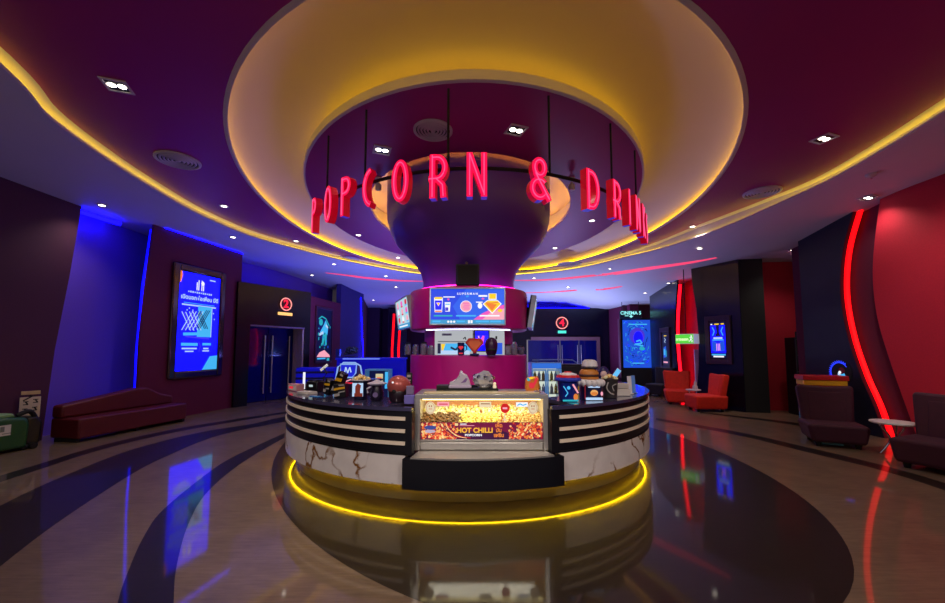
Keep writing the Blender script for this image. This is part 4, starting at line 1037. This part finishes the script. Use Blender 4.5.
MB().box(-.03, .03, -.0095, -.008, -.068, .078, 0, Mt).build('screen', cyan, t)
t = thing('straw_dish', 'small white dish beside the tilted tablet', 'dish', on_counter(623, 5.62)); 
MB().lathe([(.03, 0), (.05, .012), (.055, .02)], 18).build('dish', white, t, True)
MB().tube([(-.05, 0, .03), (.03, 0, .12)], .012, 8).build('spoon', mat('pale spoon', (220, 210, 215), .3), t, True)

# left counter, left to right
t = thing('napkin_box', 'pink and white carton at the left end of the counter', 'carton', on_counter(298, 5.85), R(-35))
MB().box(-.11, .11, -.06, .06, 0, .1).build('box', mat('pink card', (214, 150, 160), .6, var=.2), t, bevel=.006)
Art(-.061).rect(0, .05, .2, .07, mat('white card', (214, 206, 200), .6)).rect(-.03, .05, .1, .035, redg).build('print', t)
t = thing('paper_pile', 'flat pile of white papers on the left counter', 'papers', on_counter(309, 5.45), R(-30))
for k in range(3): MB().box(-.14+.01*k, .13-.01*k, -.07, .07, .011*k, .01+.011*k, 0, Matrix.Rotation(R(4*k-4), 4, 'Z')).build('sheet', mat('white card', (214, 206, 200), .6), t)
t = thing('counter_card', 'small glossy blue card lying at the front of the left counter', 'card', on_counter(318, 5.12), R(-28))
MB().box(-.1, .1, -.03, .03, 0, .006).build('card', mat('blue card', (40, 130, 220), .2), t)
MB().box(-.06, .06, -.02, .02, .0055, .0075).build('print', mat('blue print band', (120, 190, 240), .3), t)
t = thing('card_terminal', 'black payment terminal with a pale display on the left counter', 'payment terminal', on_counter(316.5, 5.75), R(-25))
MB().box(-.11, .11, -.07, .07, 0, .15).build('body', black, t, bevel=.015)
MB().box(-.04, .03, -.073, -.07, .07, .1).build('display', glow('terminal display', (200, 220, 220), .8), t)
MB().box(-.09, .09, -.06, .06, .15, .165).build('paper_lid', dark_metal, t, bevel=.008)
t = thing('card_holder', 'slim white upright leaflet left of the payment terminal', 'card holder', on_counter(305.5, 6.0), R(-30))
MB().box(-.03, .03, -.03, .03, 0, .01).build('base', acrylic, t); MB().box(-.02, .02, -.006, .006, .01, .26).build('card', wht, t)
t = thing('screen_arm', 'small white screen tilted on a black arm over the left counter', 'screen', on_counter(325, 5.9), R(-20))
MB().lathe([(.05, 0), (.05, .012), (.014, .02), (.014, .2)], 16).build('base', black, t, True)
MB().tube([(0, 0, .19), (.05, 0, .25), (.0, -.0, .33)], .012, 8).build('arm', black, t, True)
MB().box(-.075, .075, -.01, .01, -.018, .018, 0, Matrix.Translation((0, 0, .335)) @ Matrix.Rotation(R(-35), 4, 'Y')).build('screen', mat('white panel', (232, 232, 226), .4, emit=.4), t, bevel=.004)
# standee with blue crest
t = thing('display_standee', 'white edged display stand with a blue crest behind the popcorn boxes', 'display stand', on_counter(348, 5.5), R(-12))
ol = [(-.2, 0), (.22, 0), (.24, .2), (.2, .38), (.12, .42), (-.06, .42), (-.14, .36)]
MB().prism(ol, .0, .02).build('board', mat('violet board', (70, 44, 96), .5), t)
tb = MB().tube([(x, -.004, z) for x, z in ol[1:]+ol[:1]], .011, 8); tb.build('edge', glow('edge pale', (150, 190, 255), .8), t, True)
cr = [(-.08, .4), (.16, .4), (.15, .28), (.1, .22), (-.02, .22), (-.08, .29)]
MB().prism(cr, -.035, -.004).build('crest', glow('crest blue', (30, 40, 230), .8), t, bevel=.008)
MB().tube([(x, -.037, z) for x, z in cr], .01, 8, 0, True).build('crest_edge', glow('edge pale', (150, 190, 255), .8), t, True)
A_ = Art(-.037); A_.line([(-.02, .27), (.0, .36), (.03, .28), (.06, .36), (.08, .29)], .018, pale); A_.build('crest_mark', t)
A_ = Art(-.0); A_.rect(-.09, .28, .05, .12, rose, -.3); A_.rect(.05, .14, .2, .02, redg); A_.line([(-.02, .16), (.06, .19), (.14, .15)], .015, rose); A_.build('print', t)
# black and yellow boxes
bk = mat('black card', (16, 14, 18), .35); yl = mat('amber print', (236, 176, 30), .4); wc = mat('pale print', (170, 164, 160), .5)
for lab, px, dd, rz, rot, hh in (('tilted black and yellow striped popcorn box on the left counter', 337, 5.2, -22, 24, .3), ('black popcorn box with a yellow band in front of the striped box', 343, 4.98, -10, -4, .17), ('small black box with white marks beside the striped box', 329.5, 5.25, -30, 14, .2)):
    t = thing('popcorn_box', lab, 'popcorn box', on_counter(px, dd), R(rz))
    Mr = Matrix.Rotation(R(rot), 4, 'Y')
    Mr = Matrix.Translation((0, 0, .045*abs(sin(R(rot)))*1.6)) @ Mr
    w2 = .055 if hh > .18 else .08
    MB().box(-w2, w2, -.045, .045, 0, hh, 0, Mr).build('carton', bk, t, bevel=.006)
    A_ = Art(-.046)
    def tr(pts): return [((Mr @ Vector((x, 0, z))).x, (Mr @ Vector((x, 0, z))).z) for x, z in pts]
    q = w2*.92
    A_.poly(tr([(-q, hh*.55), (q, hh*.65), (q, hh*.8), (-q, hh*.7)]), yl); A_.poly(tr([(-q, hh*.1), (0, hh*.15), (0, hh*.35), (-q, hh*.3)]), wc); A_.poly(tr([(-q*.2, hh*.36), (q, hh*.42), (q, hh*.5), (-q*.2, hh*.44)]), wc)
    A_.poly(tr([(0, hh*.86), (q, hh*.88), (q*.8, hh*.97), (-q*.2, hh*.95)]), wc); A_.build('print', t)
t = bucket('popcorn_tub', 'popcorn tub printed with a red haired figure on the left counter', 362, 4.88, .082, .1, .225, mat('navy tub', (18, 18, 52), .35))
A_ = Art(-.1); A_.rect(-.01, .12, .13, .16, pale); A_.poly([(-.04, .05), (.02, .05), (.02, .12), (.03, .17), (-.01, .2), (-.04, .16)], mat('rust print', (170, 60, 40), .5)); A_.rect(0, .06, .1, .04, mat('rust print', (170, 60, 40), .5)); A_.build('print', t)
MB().lathe([(.1, .222), (.118, .228), (.12, .238), (.1, .24)], 28, caps=False).build('rim', mat('white rim', (228, 222, 226), .4), t, True)
kernels('popcorn', 'heap of pale popcorn topping the tub with the red haired figure', (t.location.x, 4.88, CZ+.232), .1)
t = thing('kettle_bucket', 'black bucket with a silver collar and round emblem on the left counter', 'bucket', on_counter(378, 4.72))
MB().lathe([(.06, 0), (.075, .02), (.08, .1), (.06, .15), (.055, .18)], 24).build('body', mat('violet black', (28, 20, 44), .25), t, True)
MB().lathe([(.065, .18), (.11, .195), (.115, .205), (.05, .225), (.02, .245), (.001, .25)], 24, caps=False).build('collar', mat('pearl collar', (200, 194, 210), .3), t, True)
MB().tube([(-.06, -.02, .17), (-.11, -.03, .14), (-.1, -.04, .09)], .012, 8).build('handle', mat('pearl collar', (200, 194, 210), .3), t, True)
MB().lathe([(.001, 0), (.03, 0), (.03, .01)], 20).build('emblem', mat('emblem violet', (120, 100, 150), .4), t, True)
e_ = [c for c in t.children if c.name.startswith('emblem')][0]; e_.rotation_euler = (pi/2, 0, 0); e_.location = (0, -.07, .075)
t = thing('round_head_bucket', 'round reddish helmet bucket with two dark openings on the left counter', 'bucket', on_counter(399.5, 4.62), R(12))
MB().ball((0, 0, .185), .135, 24, (1, .95, .88)).build('shell', mat('copper red', (176, 84, 78), .3, metal=.2, var=.15), t, True)
MB().lathe([(.085, 0), (.1, .01), (.112, .06), (.118, .12), (.1, .15)], 26).build('base', mat('dark base', (34, 18, 30), .35), t, True)
for x, z, m_ in ((-.05, .13, 1), (.085, .14, 1)):
    e_ = MB().ball((0, 0, 0), .026, 12, (1.1, .5, 1)).build('opening', matt_black, t, True); e_.location = (x, -.118+abs(x)*.35, z)
MB().ball((-.07, -.1, .23), .012, 8).build('stud', wht, t, True)
t = thing('acrylic_block', 'violet clear acrylic stand at the right end of the left counter', 'display stand', on_counter(411, 4.45), R(-4))
MB().box(-.06, .06, -.05, .05, 0, .1).build('block', mat('lilac acrylic', (120, 110, 190), .1, var=.1), t, bevel=.008)
MB().box(-.045, .04, -.02, .02, .1, .2).build('upper_block', mat('lilac acrylic 2', (130, 116, 150), .15, var=.2), t, bevel=.01)
t = thing('price_card', 'small black price card on a pin behind the round helmet bucket', 'sign', on_counter(409.5, 4.85))
MB().lathe([(.03, 0), (.03, .008), (.006, .012), (.006, .2)], 12).build('pin', steel, t, True)
MB().box(-.035, .04, -.006, .006, .18, .32).build('card', black, t, bevel=.004)
Art(-.0065).rect(0, .28, .045, .03, wc).rect(0, .23, .05, .015, wc).rect(0, .205, .04, .012, wc).build('print', t)

# staff side: fridge and yellow crates beyond the right counter
t = thing('drinks_fridge', 'pale blue fridge with two lit glass doors and drinks inside', 'fridge', (X(546, 8.7), 8.7, 0))
fw_, fh_ = .33, 1.31
MB().box(-fw_, -fw_+.03, 0, .5, .0, fh_).box(fw_-.03, fw_, 0, .5, 0, fh_).box(-fw_+.03, fw_-.03, .47, .5, 0, fh_).box(-fw_+.03, fw_-.03, 0, .47, 0, .12).box(-fw_+.03, fw_-.03, 0, .47, fh_-.13, fh_).build('body', mat('fridge blue white', (150, 190, 225), .35), t, bevel=.008)
MB().box(-fw_+.01, fw_-.01, -.012, 0, fh_-.125, fh_-.01).build('header', glow('fridge header', (50, 120, 235), .8), t)
MB().box(-fw_+.03, fw_-.03, .44, .465, .12, fh_-.13).build('back_light', glow('fridge light', (230, 236, 215), .9), t)
for z in (.35, .62, .9): MB().box(-fw_+.03, fw_-.03, .06, .44, z, z+.015).build('rack', steel, t)
for sx in (-1, 1):
    d_ = MB(); x0, x1 = (-fw_+.005, -.005) if sx < 0 else (.005, fw_-.005)
    d_.box(x0, x0+.035, -.025, -.002, .1, fh_-.14).box(x1-.035, x1, -.025, -.002, .1, fh_-.14).box(x0+.035, x1-.035, -.025, -.002, .1, .135).box(x0+.035, x1-.035, -.025, -.002, fh_-.175, fh_-.14)
    dd_ = d_.build('door', mat('fridge door trim', (140, 200, 240), .3, emit=.25, ec=(90, 170, 255)), t)
    MB().box(x0+.035, x1-.035, -.016, -.01, .135, fh_-.175).build('glass', glass, dd_)
bi = 0
bm = [mat('bottle %d' % i, c, .3) for i, c in enumerate(((230, 190, 90), (236, 226, 200), (220, 150, 70), (200, 205, 215)))]
for sh_i, z in enumerate((.916, .637)):
    for i in range(6):
        b_ = MB().lathe([(.03, 0), (.035, .01), (.035, .13), (.014, .17), (.014, .2), (.001, .202)], 14, caps=False).build('drink_bottle', bm[(i*3+sh_i) % 4], None, True)
        b_.location = (t.location.x-.23+i*.092, 8.7+.15, z)
        tag(b_, f'drink bottle on the {"upper" if sh_i == 0 else "lower"} fridge shelf, {ORD[i]}{" from the left" if 0 < i else " in the row"}', 'bottle', 'bottles in the fridge')
t = thing('back_cabinet', 'dark tall cabinet beyond the right counter, next to the fridge', 'cabinet', (X(574, 8.9), 8.9, 0))
MB().box(-.3, .34, 0, .4, .06, 1.27).build('body', mat('dark cabinet', (26, 20, 34), .4), t, bevel=.01)
MB().box(-.28, .32, .03, .37, 0, .06).build('plinth', matt_black, t)
for z0, z1 in ((.1, .64), (.66, 1.22)): MB().box(-.27, .31, -.015, -.002, z0, z1).build('door', mat('dark cabinet door', (32, 26, 42), .35), t, bevel=.006)
for lab, z in (('lower of two yellow cartons before the dark cabinet', .997), ('upper of two yellow cartons before the dark cabinet', 1.09)):
    t = thing('yellow_carton', lab, 'carton', (X(572.5, 5.9), 5.9, z), R(4))
    MB().box(-.08, .07, -.05, .05, 0, .088).build('box', mat('yellow card', (226, 196, 40), .5, var=.1), t, bevel=.005)
    Art(-.0505).rect(-.005, .045, .12, .02, mat('pale yellow card', (240, 226, 150), .5)).build('print', t)
t = thing('pole_lamp', 'thin pale curved rail over the fridge', 'rail', (X(560, 8.6), 8.55, 1.322))
MB().tube([(-.62, 0, .05), (.0, 0, .06), (.25, 0, .05), (.36, 0, -.02)], .012, 8).build('rail', mat('pale rail', (140, 170, 220), .3), t, True)
for x in (-.5, -.1): MB().tube([(x, .15, 0), (x, 0, .055)], .01, 6).build('bracket', dark_metal, t, True)

# blue-lit kiosk counter beyond the left side
t = thing('ticket_kiosk', 'long blue lit kiosk counter in the hall beyond the left counter', 'kiosk', (X(371, 12.5), 12.5, 0), R(3))
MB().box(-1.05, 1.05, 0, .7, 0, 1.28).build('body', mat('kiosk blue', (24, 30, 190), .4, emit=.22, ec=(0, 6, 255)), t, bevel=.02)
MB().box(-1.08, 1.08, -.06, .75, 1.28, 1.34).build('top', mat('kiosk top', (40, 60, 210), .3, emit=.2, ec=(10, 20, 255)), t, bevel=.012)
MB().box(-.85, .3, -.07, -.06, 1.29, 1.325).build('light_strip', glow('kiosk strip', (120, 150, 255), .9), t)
MB().box(-1.12, -1.0, .1, .3, 1.341, 1.62).build('end_box', mat('kiosk end', (30, 60, 150), .4), t, bevel=.01)
t = thing('display_cabinet', 'pale lit display cabinet in front of the blue kiosk', 'cabinet', (X(378, 11.6), 11.6, 0))
frame_mb(.72, 1.02, .04, -.02, .4).build('frame', mat('pale teal frame', (120, 180, 200), .4, emit=.2, ec=(60, 140, 200)), t)
t.children[0].location = (0, 0, .51)
MB().box(-.32, .32, .35, .39, .04, .98).build('back', navy_g, t)
Art(.34).rect(-.02, .7, .22, .34, glow('notice cream', (226, 214, 170), .8)).rect(-.02, .74, .14, .06, org).rect(-.22, .6, .12, .2, pale).rect(.2, .68, .1, .5, cyan).build('notice', t)
t = thing('blue_bench', 'low blue lit bench front beyond the left end of the counter', 'bench', (X(320, 12.3), 12.0, 0), R(10))
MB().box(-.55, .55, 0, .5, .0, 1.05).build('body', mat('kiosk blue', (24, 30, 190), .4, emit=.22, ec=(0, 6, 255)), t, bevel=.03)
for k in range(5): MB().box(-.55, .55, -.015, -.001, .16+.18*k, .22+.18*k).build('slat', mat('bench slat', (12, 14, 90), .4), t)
t = thing('potted_plant', 'dark bushy plant silhouette at the entrance to the far corridor', 'plant', (X(350, 13.4), 13.6, 1.0))
t.location.z = 0
MB().lathe([(.14, 0), (.19, .0), (.22, 1.35), (.2, 1.36)], 20).build('pot', matt_black, t, True)
mb = MB()
for i in range(26): mb.ball((random.uniform(-.16, .16), random.uniform(-.16, .16), 1.45+random.uniform(0, .22)), .07, 7, (1, 1, .8), 0, .3)
mb.build('foliage', mat('dark leaf', (14, 24, 22), .6), t)

# ---------------------------------------------------------------- seating
def lounge_chair(name, label, cat, loc, rz, W, m, h=1.0, depth=.78, seat_z=.45):
    t = thing(name, label, cat, loc, R(rz))
    MB().prism([(-W/2+.05, .07), (W/2-.05, .07), (W/2, seat_z-.07), (W/2, seat_z), (-W/2, seat_z), (-W/2, seat_z-.07)], 0, depth).build('seat', m, t, bevel=.05, seg=4)
    Mb = Matrix.Translation((0, depth-.2, seat_z-.04)) @ Matrix.Rotation(R(-9), 4, 'X')
    hb = h-seat_z+.04
    b_ = MB().prism([(-W/2+.045, 0), (W/2-.045, 0), (W/2-.0, hb*.9), (W/2-.01, hb), (W*.2, hb-.012), (0, hb-.02), (-W*.2, hb-.012), (-W/2+.01, hb), (-W/2, hb*.9)], 0, .17, 0, Mb).build('backrest', m, t, bevel=.045, seg=4)
    MB().box(-W*.32, W*.32, -.0, .02, .03, hb-.12, 0, Mb @ Matrix.Translation((0, -.012, 0))).build('back_cushion', m, b_, bevel=.015, seg=3)
    for x in (-W/2+.14, W/2-.14):
        for y in (.1, depth-.1): MB().lathe([(.035, 0), (.045, .075)], 14, (x, y, 0)).build('foot', matt_black, t, True)
    return t
plum_v = mat('plum velvet', (62, 14, 40), .75, var=.25, scale=14)
red_v = mat('scarlet velvet', (220, 40, 18), .7, var=.2, scale=14)
lounge_chair('lounge_chair', 'plum velvet lounge chair left of the white round table', 'chair', (5.95, 6.5, 0), -28, .78, plum_v, .98, .72, .37)
lounge_chair('lounge_chair', 'plum velvet lounge chair at the right edge, nearest the camera', 'chair', (5.95, 5.12, 0), -70, 1.0, plum_v, 1.0, .78, .39)
lounge_chair('armchair', 'scarlet armchair seen from the front below the green exit sign', 'chair', (5.98, 11.5, 0), -22, .74, red_v, .98, .7, .42)
lounge_chair('armchair', 'scarlet armchair seen from the side, its back to the black poster panel', 'chair', (5.74, 10.5, 0), -92, .68, red_v, .98, .8, .42)
lounge_chair('armchair', 'dark armchair in shadow below the dim narrow screen', 'chair', (X(652, 13.6), 13.6, 0), -60, .7, mat('black velvet', (22, 16, 24), .7), 1.0, .7, .42)
def round_table(label, loc, r, h, m):
    t = thing('side_table', label, 'table', loc)
    MB().lathe([(r*.94, h-.03), (r, h-.02), (r, h-.006), (r*.97, h)], 40).build('tabletop', m, t, True)
    for k in range(3):
        a = 2*pi*k/3+.5
        pf = [(.62*r, h-.03), (.5*r, h-.1), (.25*r, h*.6), (.2*r, h*.42), (.4*r, h*.2), (.62*r, .012)]
        MB().tube([(q.x*cos(a), q.x*sin(a), q.y) for q in smooth_curve([(u, v, 0) for u, v in pf], 5, False)], .014, 8).build('leg', chrome, t, True)
    MB().lathe([(.2*r, h*.4), (.24*r, h*.4), (.24*r, h*.45), (.2*r, h*.45)], 24).build('collar', chrome, t, True)
    return t
round_table('small white round table with curved chrome legs between the plum chairs', (6.44, 6.12, 0), .27, .5, white)
round_table('small white round table between the scarlet armchairs', (6.12, 11.02, 0), .19, .5, white)
t = thing('napkin_dispenser', 'small white dispenser on the table between the scarlet armchairs', 'dispenser', (6.16, 11.0, .502))
MB().box(-.05, .05, -.05, .05, 0, .1).build('box', white, t, bevel=.01); MB().prism([(-.03, .1), (.03, .1), (.045, .2), (.0, .24)], -.02, .02).build('napkin', white, t)
# sofa on the left
A0, B0 = (-6.77, 6.88), (-6.40, 8.95)
t = thing('sofa', 'long low dark red bench sofa against the violet and maroon walls', 'sofa', (A0[0], A0[1], 0), math.atan2(B0[1]-A0[1], B0[0]-A0[0]))
Ls = 2.1; sofa_m = mat('dark red leather', (88, 6, 18), .5, var=.15)
MB().box(0, Ls, 0, .61, .06, .40).build('seat', sofa_m, t, bevel=.03, seg=3)
MB().prism([(0, .40), (Ls, .40), (Ls, .56), (Ls*.86, .64), (Ls*.72, .80), (Ls*.6, .80), (Ls*.35, .72), (0, .62)], .38, .61).build('backrest', sofa_m, t, bevel=.04, seg=3)
for x in (.04, Ls*.5, Ls-.04): MB().box(x-.03, x+.03, .04, .52, 0, .06).build('foot', matt_black, t)
# cleaning machine and notice at the far left
t = thing('cleaning_machine', 'green floor cleaning machine with a white label at the left edge', 'cleaning machine', (-7.36, 6.25, 0), R(80))
gm = mat('machine green', (8, 76, 38), .4, var=.15)
MB().prism([(-.3, .04), (.22, .04), (.24, .4), (.2, .52), (-.1, .55), (-.3, .5)], -.2, .2).build('tank', gm, t, bevel=.05, seg=4)
MB().prism([(-.28, .52), (.1, .54), (.06, .6), (-.2, .59)], -.12, .12).build('lid', mat('pale green lid', (120, 160, 110), .5), t, bevel=.02)
Art(-.202).rect(-.08, .36, .16, .16, mat('label white', (206, 206, 200), .6)).rect(-.1, .38, .05, .08, mat('label grey', (110, 120, 116), .6)).rect(-.05, .31, .1, .012, mat('label grey', (110, 120, 116), .6)).build('label_plate', t)
MB().tube(smooth_curve([(.12, -.1, .55), (.26, -.12, .6), (.36, -.1, .45), (.38, -.08, .2), (.3, -.1, .06), (.18, -.18, .05)], 6, False), .035, 10).build('hose', matt_black, t, True)
MB().prism([(.2, .06), (.42, .06), (.44, .4), (.36, .52), (.22, .5)], -.15, .12).build('motor_housing', black, t, bevel=.04, seg=3)
for x in (-.22, .14): MB().lathe([(.05, -.21), (.05, .21)], 18).build('wheel', matt_black, t, True)
for w_, x in zip([c for c in t.children if c.name.startswith('wheel')], (-.2, .3)): w_.rotation_euler = (pi/2, 0, 0); w_.location = (x, 0, .05)
t = thing('notice_stand', 'white notice board with dark symbols on a thin stand by the violet wall', 'sign', (-7.48, 6.74, 0), R(50))
MB().tube([(0, 0, .01), (0, 0, .46)], .012, 8).build('post', dark_metal, t, True); MB().lathe([(.11, 0), (.11, .012), (.02, .02)], 24).build('base', dark_metal, t, True)
MB().box(-.12, .12, -.01, .01, .45, .8).build('board', mat('notice white', (216, 200, 186), .6), t, bevel=.004)
MB().box(-.11, .11, -.012, .012, .84, .9).build('top_plate', mat('notice beige', (210, 180, 140), .6), t, bevel=.004); MB().box(-.012, .012, .0, .008, .8, .84).build('neck', dark_metal, t)
A_ = Art(-.011)
for x, z in ((-.05, .7), (.06, .73), (-.055, .58), (.055, .6), (.03, .49)): A_.rect(x, z+.025, .06, .014, bk); A_.rect(x, z-.025, .06, .014, bk); A_.rect(x+.01, z, .02, .05, bk, .5)
A_.rect(-.02, .785, .15, .02, bk, .6); A_.build('print', t)
t = thing('wall_socket', 'small white socket plate low on the wall beside the notice stand', 'socket', (-7.612, 6.98, .07), R(90))
MB().box(-.06, .06, -.015, 0, 0, .09).build('plate', white, t, bevel=.004); MB().box(-.03, .03, -.018, -.015, .025, .065).build('insert', mat('label grey', (110, 120, 116), .6), t)

# right-hand corner: kiosk, striped stand, neon
t = thing('black_kiosk', 'tall black open kiosk in the corner before the crimson wall', 'kiosk', (8.25, 9.65, 0), R(-8))
MB().box(-.32, .32, 0, .4, 0, .06).box(-.32, -.29, 0, .4, .06, 1.86).box(.29, .32, 0, .4, .06, 1.86).box(-.29, .29, .37, .4, .06, 1.86).box(-.32, .32, 0, .4, 1.86, 1.9).build('carcass', black, t, bevel=.006)
for z in (.42, .62, 1.02, 1.42): MB().box(-.29, .29, .02, .37, z, z+.03).build('shelf', dark_metal, t, bevel=.004)
MB().box(-.02, .24, .1, .14, 1.05, 1.24).build('dark_screen', mat('grey screen', (74, 74, 82), .3), t, bevel=.006)
t = thing('small_sign', 'tiny red and white lit sign over the black kiosk', 'sign', (8.12, 9.72, 1.902), R(-8))
MB().box(-.12, .12, 0, .04, .0, .14).build('box', black, t, bevel=.004)
Art(-.001).rect(.03, .075, .09, .08, glow('sign red', (255, 25, 60), 1.3)).rect(-.06, .075, .02, .09, wht).build('symbol', t)
t = thing('striped_stand', 'red topped stand with multicoloured blocks behind the plum lounge chair', 'stand', (X(823, 7.7), 7.7, 0), R(-20))
MB().box(-.36, .36, 0, .42, 1.0, 1.09).build('top', mat('red top', (190, 12, 24), .4), t, bevel=.01)
MB().box(-.34, .34, .02, .4, .9, 1.0).build('yellow_band', mat('yellow band', (232, 178, 24), .5), t, bevel=.008)
for i, (c, z0, z1) in enumerate((((190, 26, 34), .78, .9), ((70, 60, 70), .67, .78), ((140, 120, 130), .56, .67), ((186, 30, 40), .45, .56), ((150, 110, 120), .34, .45), ((70, 150, 170), .2, .34), ((60, 120, 120), .0, .2))):
    MB().box(-.33, .33, .03, .39, z0+.002, z1-.002).build('block', mat('block %d' % i, c, .5), t, bevel=.008)
p, rz = on(RW[0], RW[1], 9.3-wy(835.5, 7.4), 1.14, .06)
t = thing('neon_sign', 'blue neon arc of writing over a small figure on the navy wall', 'neon sign', p, rz)
bl = glow('neon blue', (40, 60, 255), 1.3)
MB().prism([(.25*cos(2*pi*i/32), .25*sin(2*pi*i/32)) for i in range(32)], .0, .02).build('back_plate', matt_black, t)
mb = MB()
for i in range(13):
    a = R(195-i*11.5); b_ = R(8)
    mb.tube([(.2*cos(a), -.012, .2*sin(a)), (.235*cos(a-.04), -.012, .235*sin(a-.04)), (.2*cos(a-b_), -.012, .2*sin(a-b_))], .008, 6)
mb.tube([(.19*cos(R(200-4*i)), -.01, .19*sin(R(200-4*i))) for i in range(42)], .006, 6); mb.build('neon_arc', bl, t, True)
Art(-.004).poly([(-.06, -.1), (.08, -.1), (.06, .0), (.0, .06), (-.04, .0)], pale).disc(.04, .03, .07, mat('neon maroon', (120, 16, 40), .5)).rect(.06, -.06, .1, .06, cyan, .4).disc(.0, .0, .03, wht).build('figure', t)

# ---------------------------------------------------------------- light of the place, with added spots and uplights
for x, y in ((-2.6, 1.4), (2.8, 1.6), (-4.9, 5.2), (5.2, 4.0)): spot((x, y, 4.45 if abs(x) < 4 else 4.3), 95)
for px, py in ((382, 150), (516, 130), (358, 235), (592, 220)):
    p = at(px, py, 4.39); spot(p, 75, 1.7)
for px, py in ((224, 206), (692, 226)):
    p = at(px, py, 4.48); spot(p, 60)
for px, py in ((102, 205), (868, 197), (794, 250), (701, 269), (645, 293), (610, 268), (334, 264), (251, 265)):
    p = at_soffit(px, py); spot(p, 45)
def aim(p, q, e, ang, c=(1, .88, .78)):  # tilted spots added without fixtures to brighten counter, red wall and armchairs
    o = spot(p, e, ang, c); o.location = p; o.rotation_euler = (Vector(q)-Vector(p)).to_track_quat('-Z', 'Y').to_euler()
for s in (-1, 1): aim((s*1.7, -.4, 4.36), (s*1.2, 4.6, .6), 420, .9)
aim((5.3, 4.6, 4.25), (7.5, 5.6, 2.2), 170, 1.3)
aim((5.0, 8.4, 4.2), (5.9, 11.0, .6), 120, .9)
def added_uplight(p, e, c, sx, sy, tilt=(0, 0)):               # upward fill lamps added to brighten the ceiling, no fixtures there
    l = bpy.data.lights.new('added_uplight', 'AREA'); l.shape = 'RECTANGLE'; l.size = sx; l.size_y = sy; l.energy = e; l.color = c
    o = bpy.data.objects.new('added_uplight', l); COL.objects.link(o); o.location = p; o.rotation_euler = (pi+tilt[0], tilt[1], 0)
added_uplight((-3.2, 12.9, 1.37), 90, (.16, .2, 1), 1.8, .5)
added_uplight((4.2, 17.4, .25), 290, (.4, .46, 1), 2, .6)
added_uplight((-4.0, 19.5, .25), 120, (.14, .16, 1), 1.6, .6)
added_uplight((-.1, 10.0, .6), 70, (.5, .25, 1), 2.4, .6)
added_uplight((-.07, 7.02, 2.62), 1, (.8, .2, 1), .3, .3)
w = bpy.data.worlds.new('world'); SC.world = w; w.use_nodes = True
w.node_tree.nodes['Background'].inputs[0].default_value = (.42, .37, .45, 1)
w.node_tree.nodes['Background'].inputs[1].default_value = .5
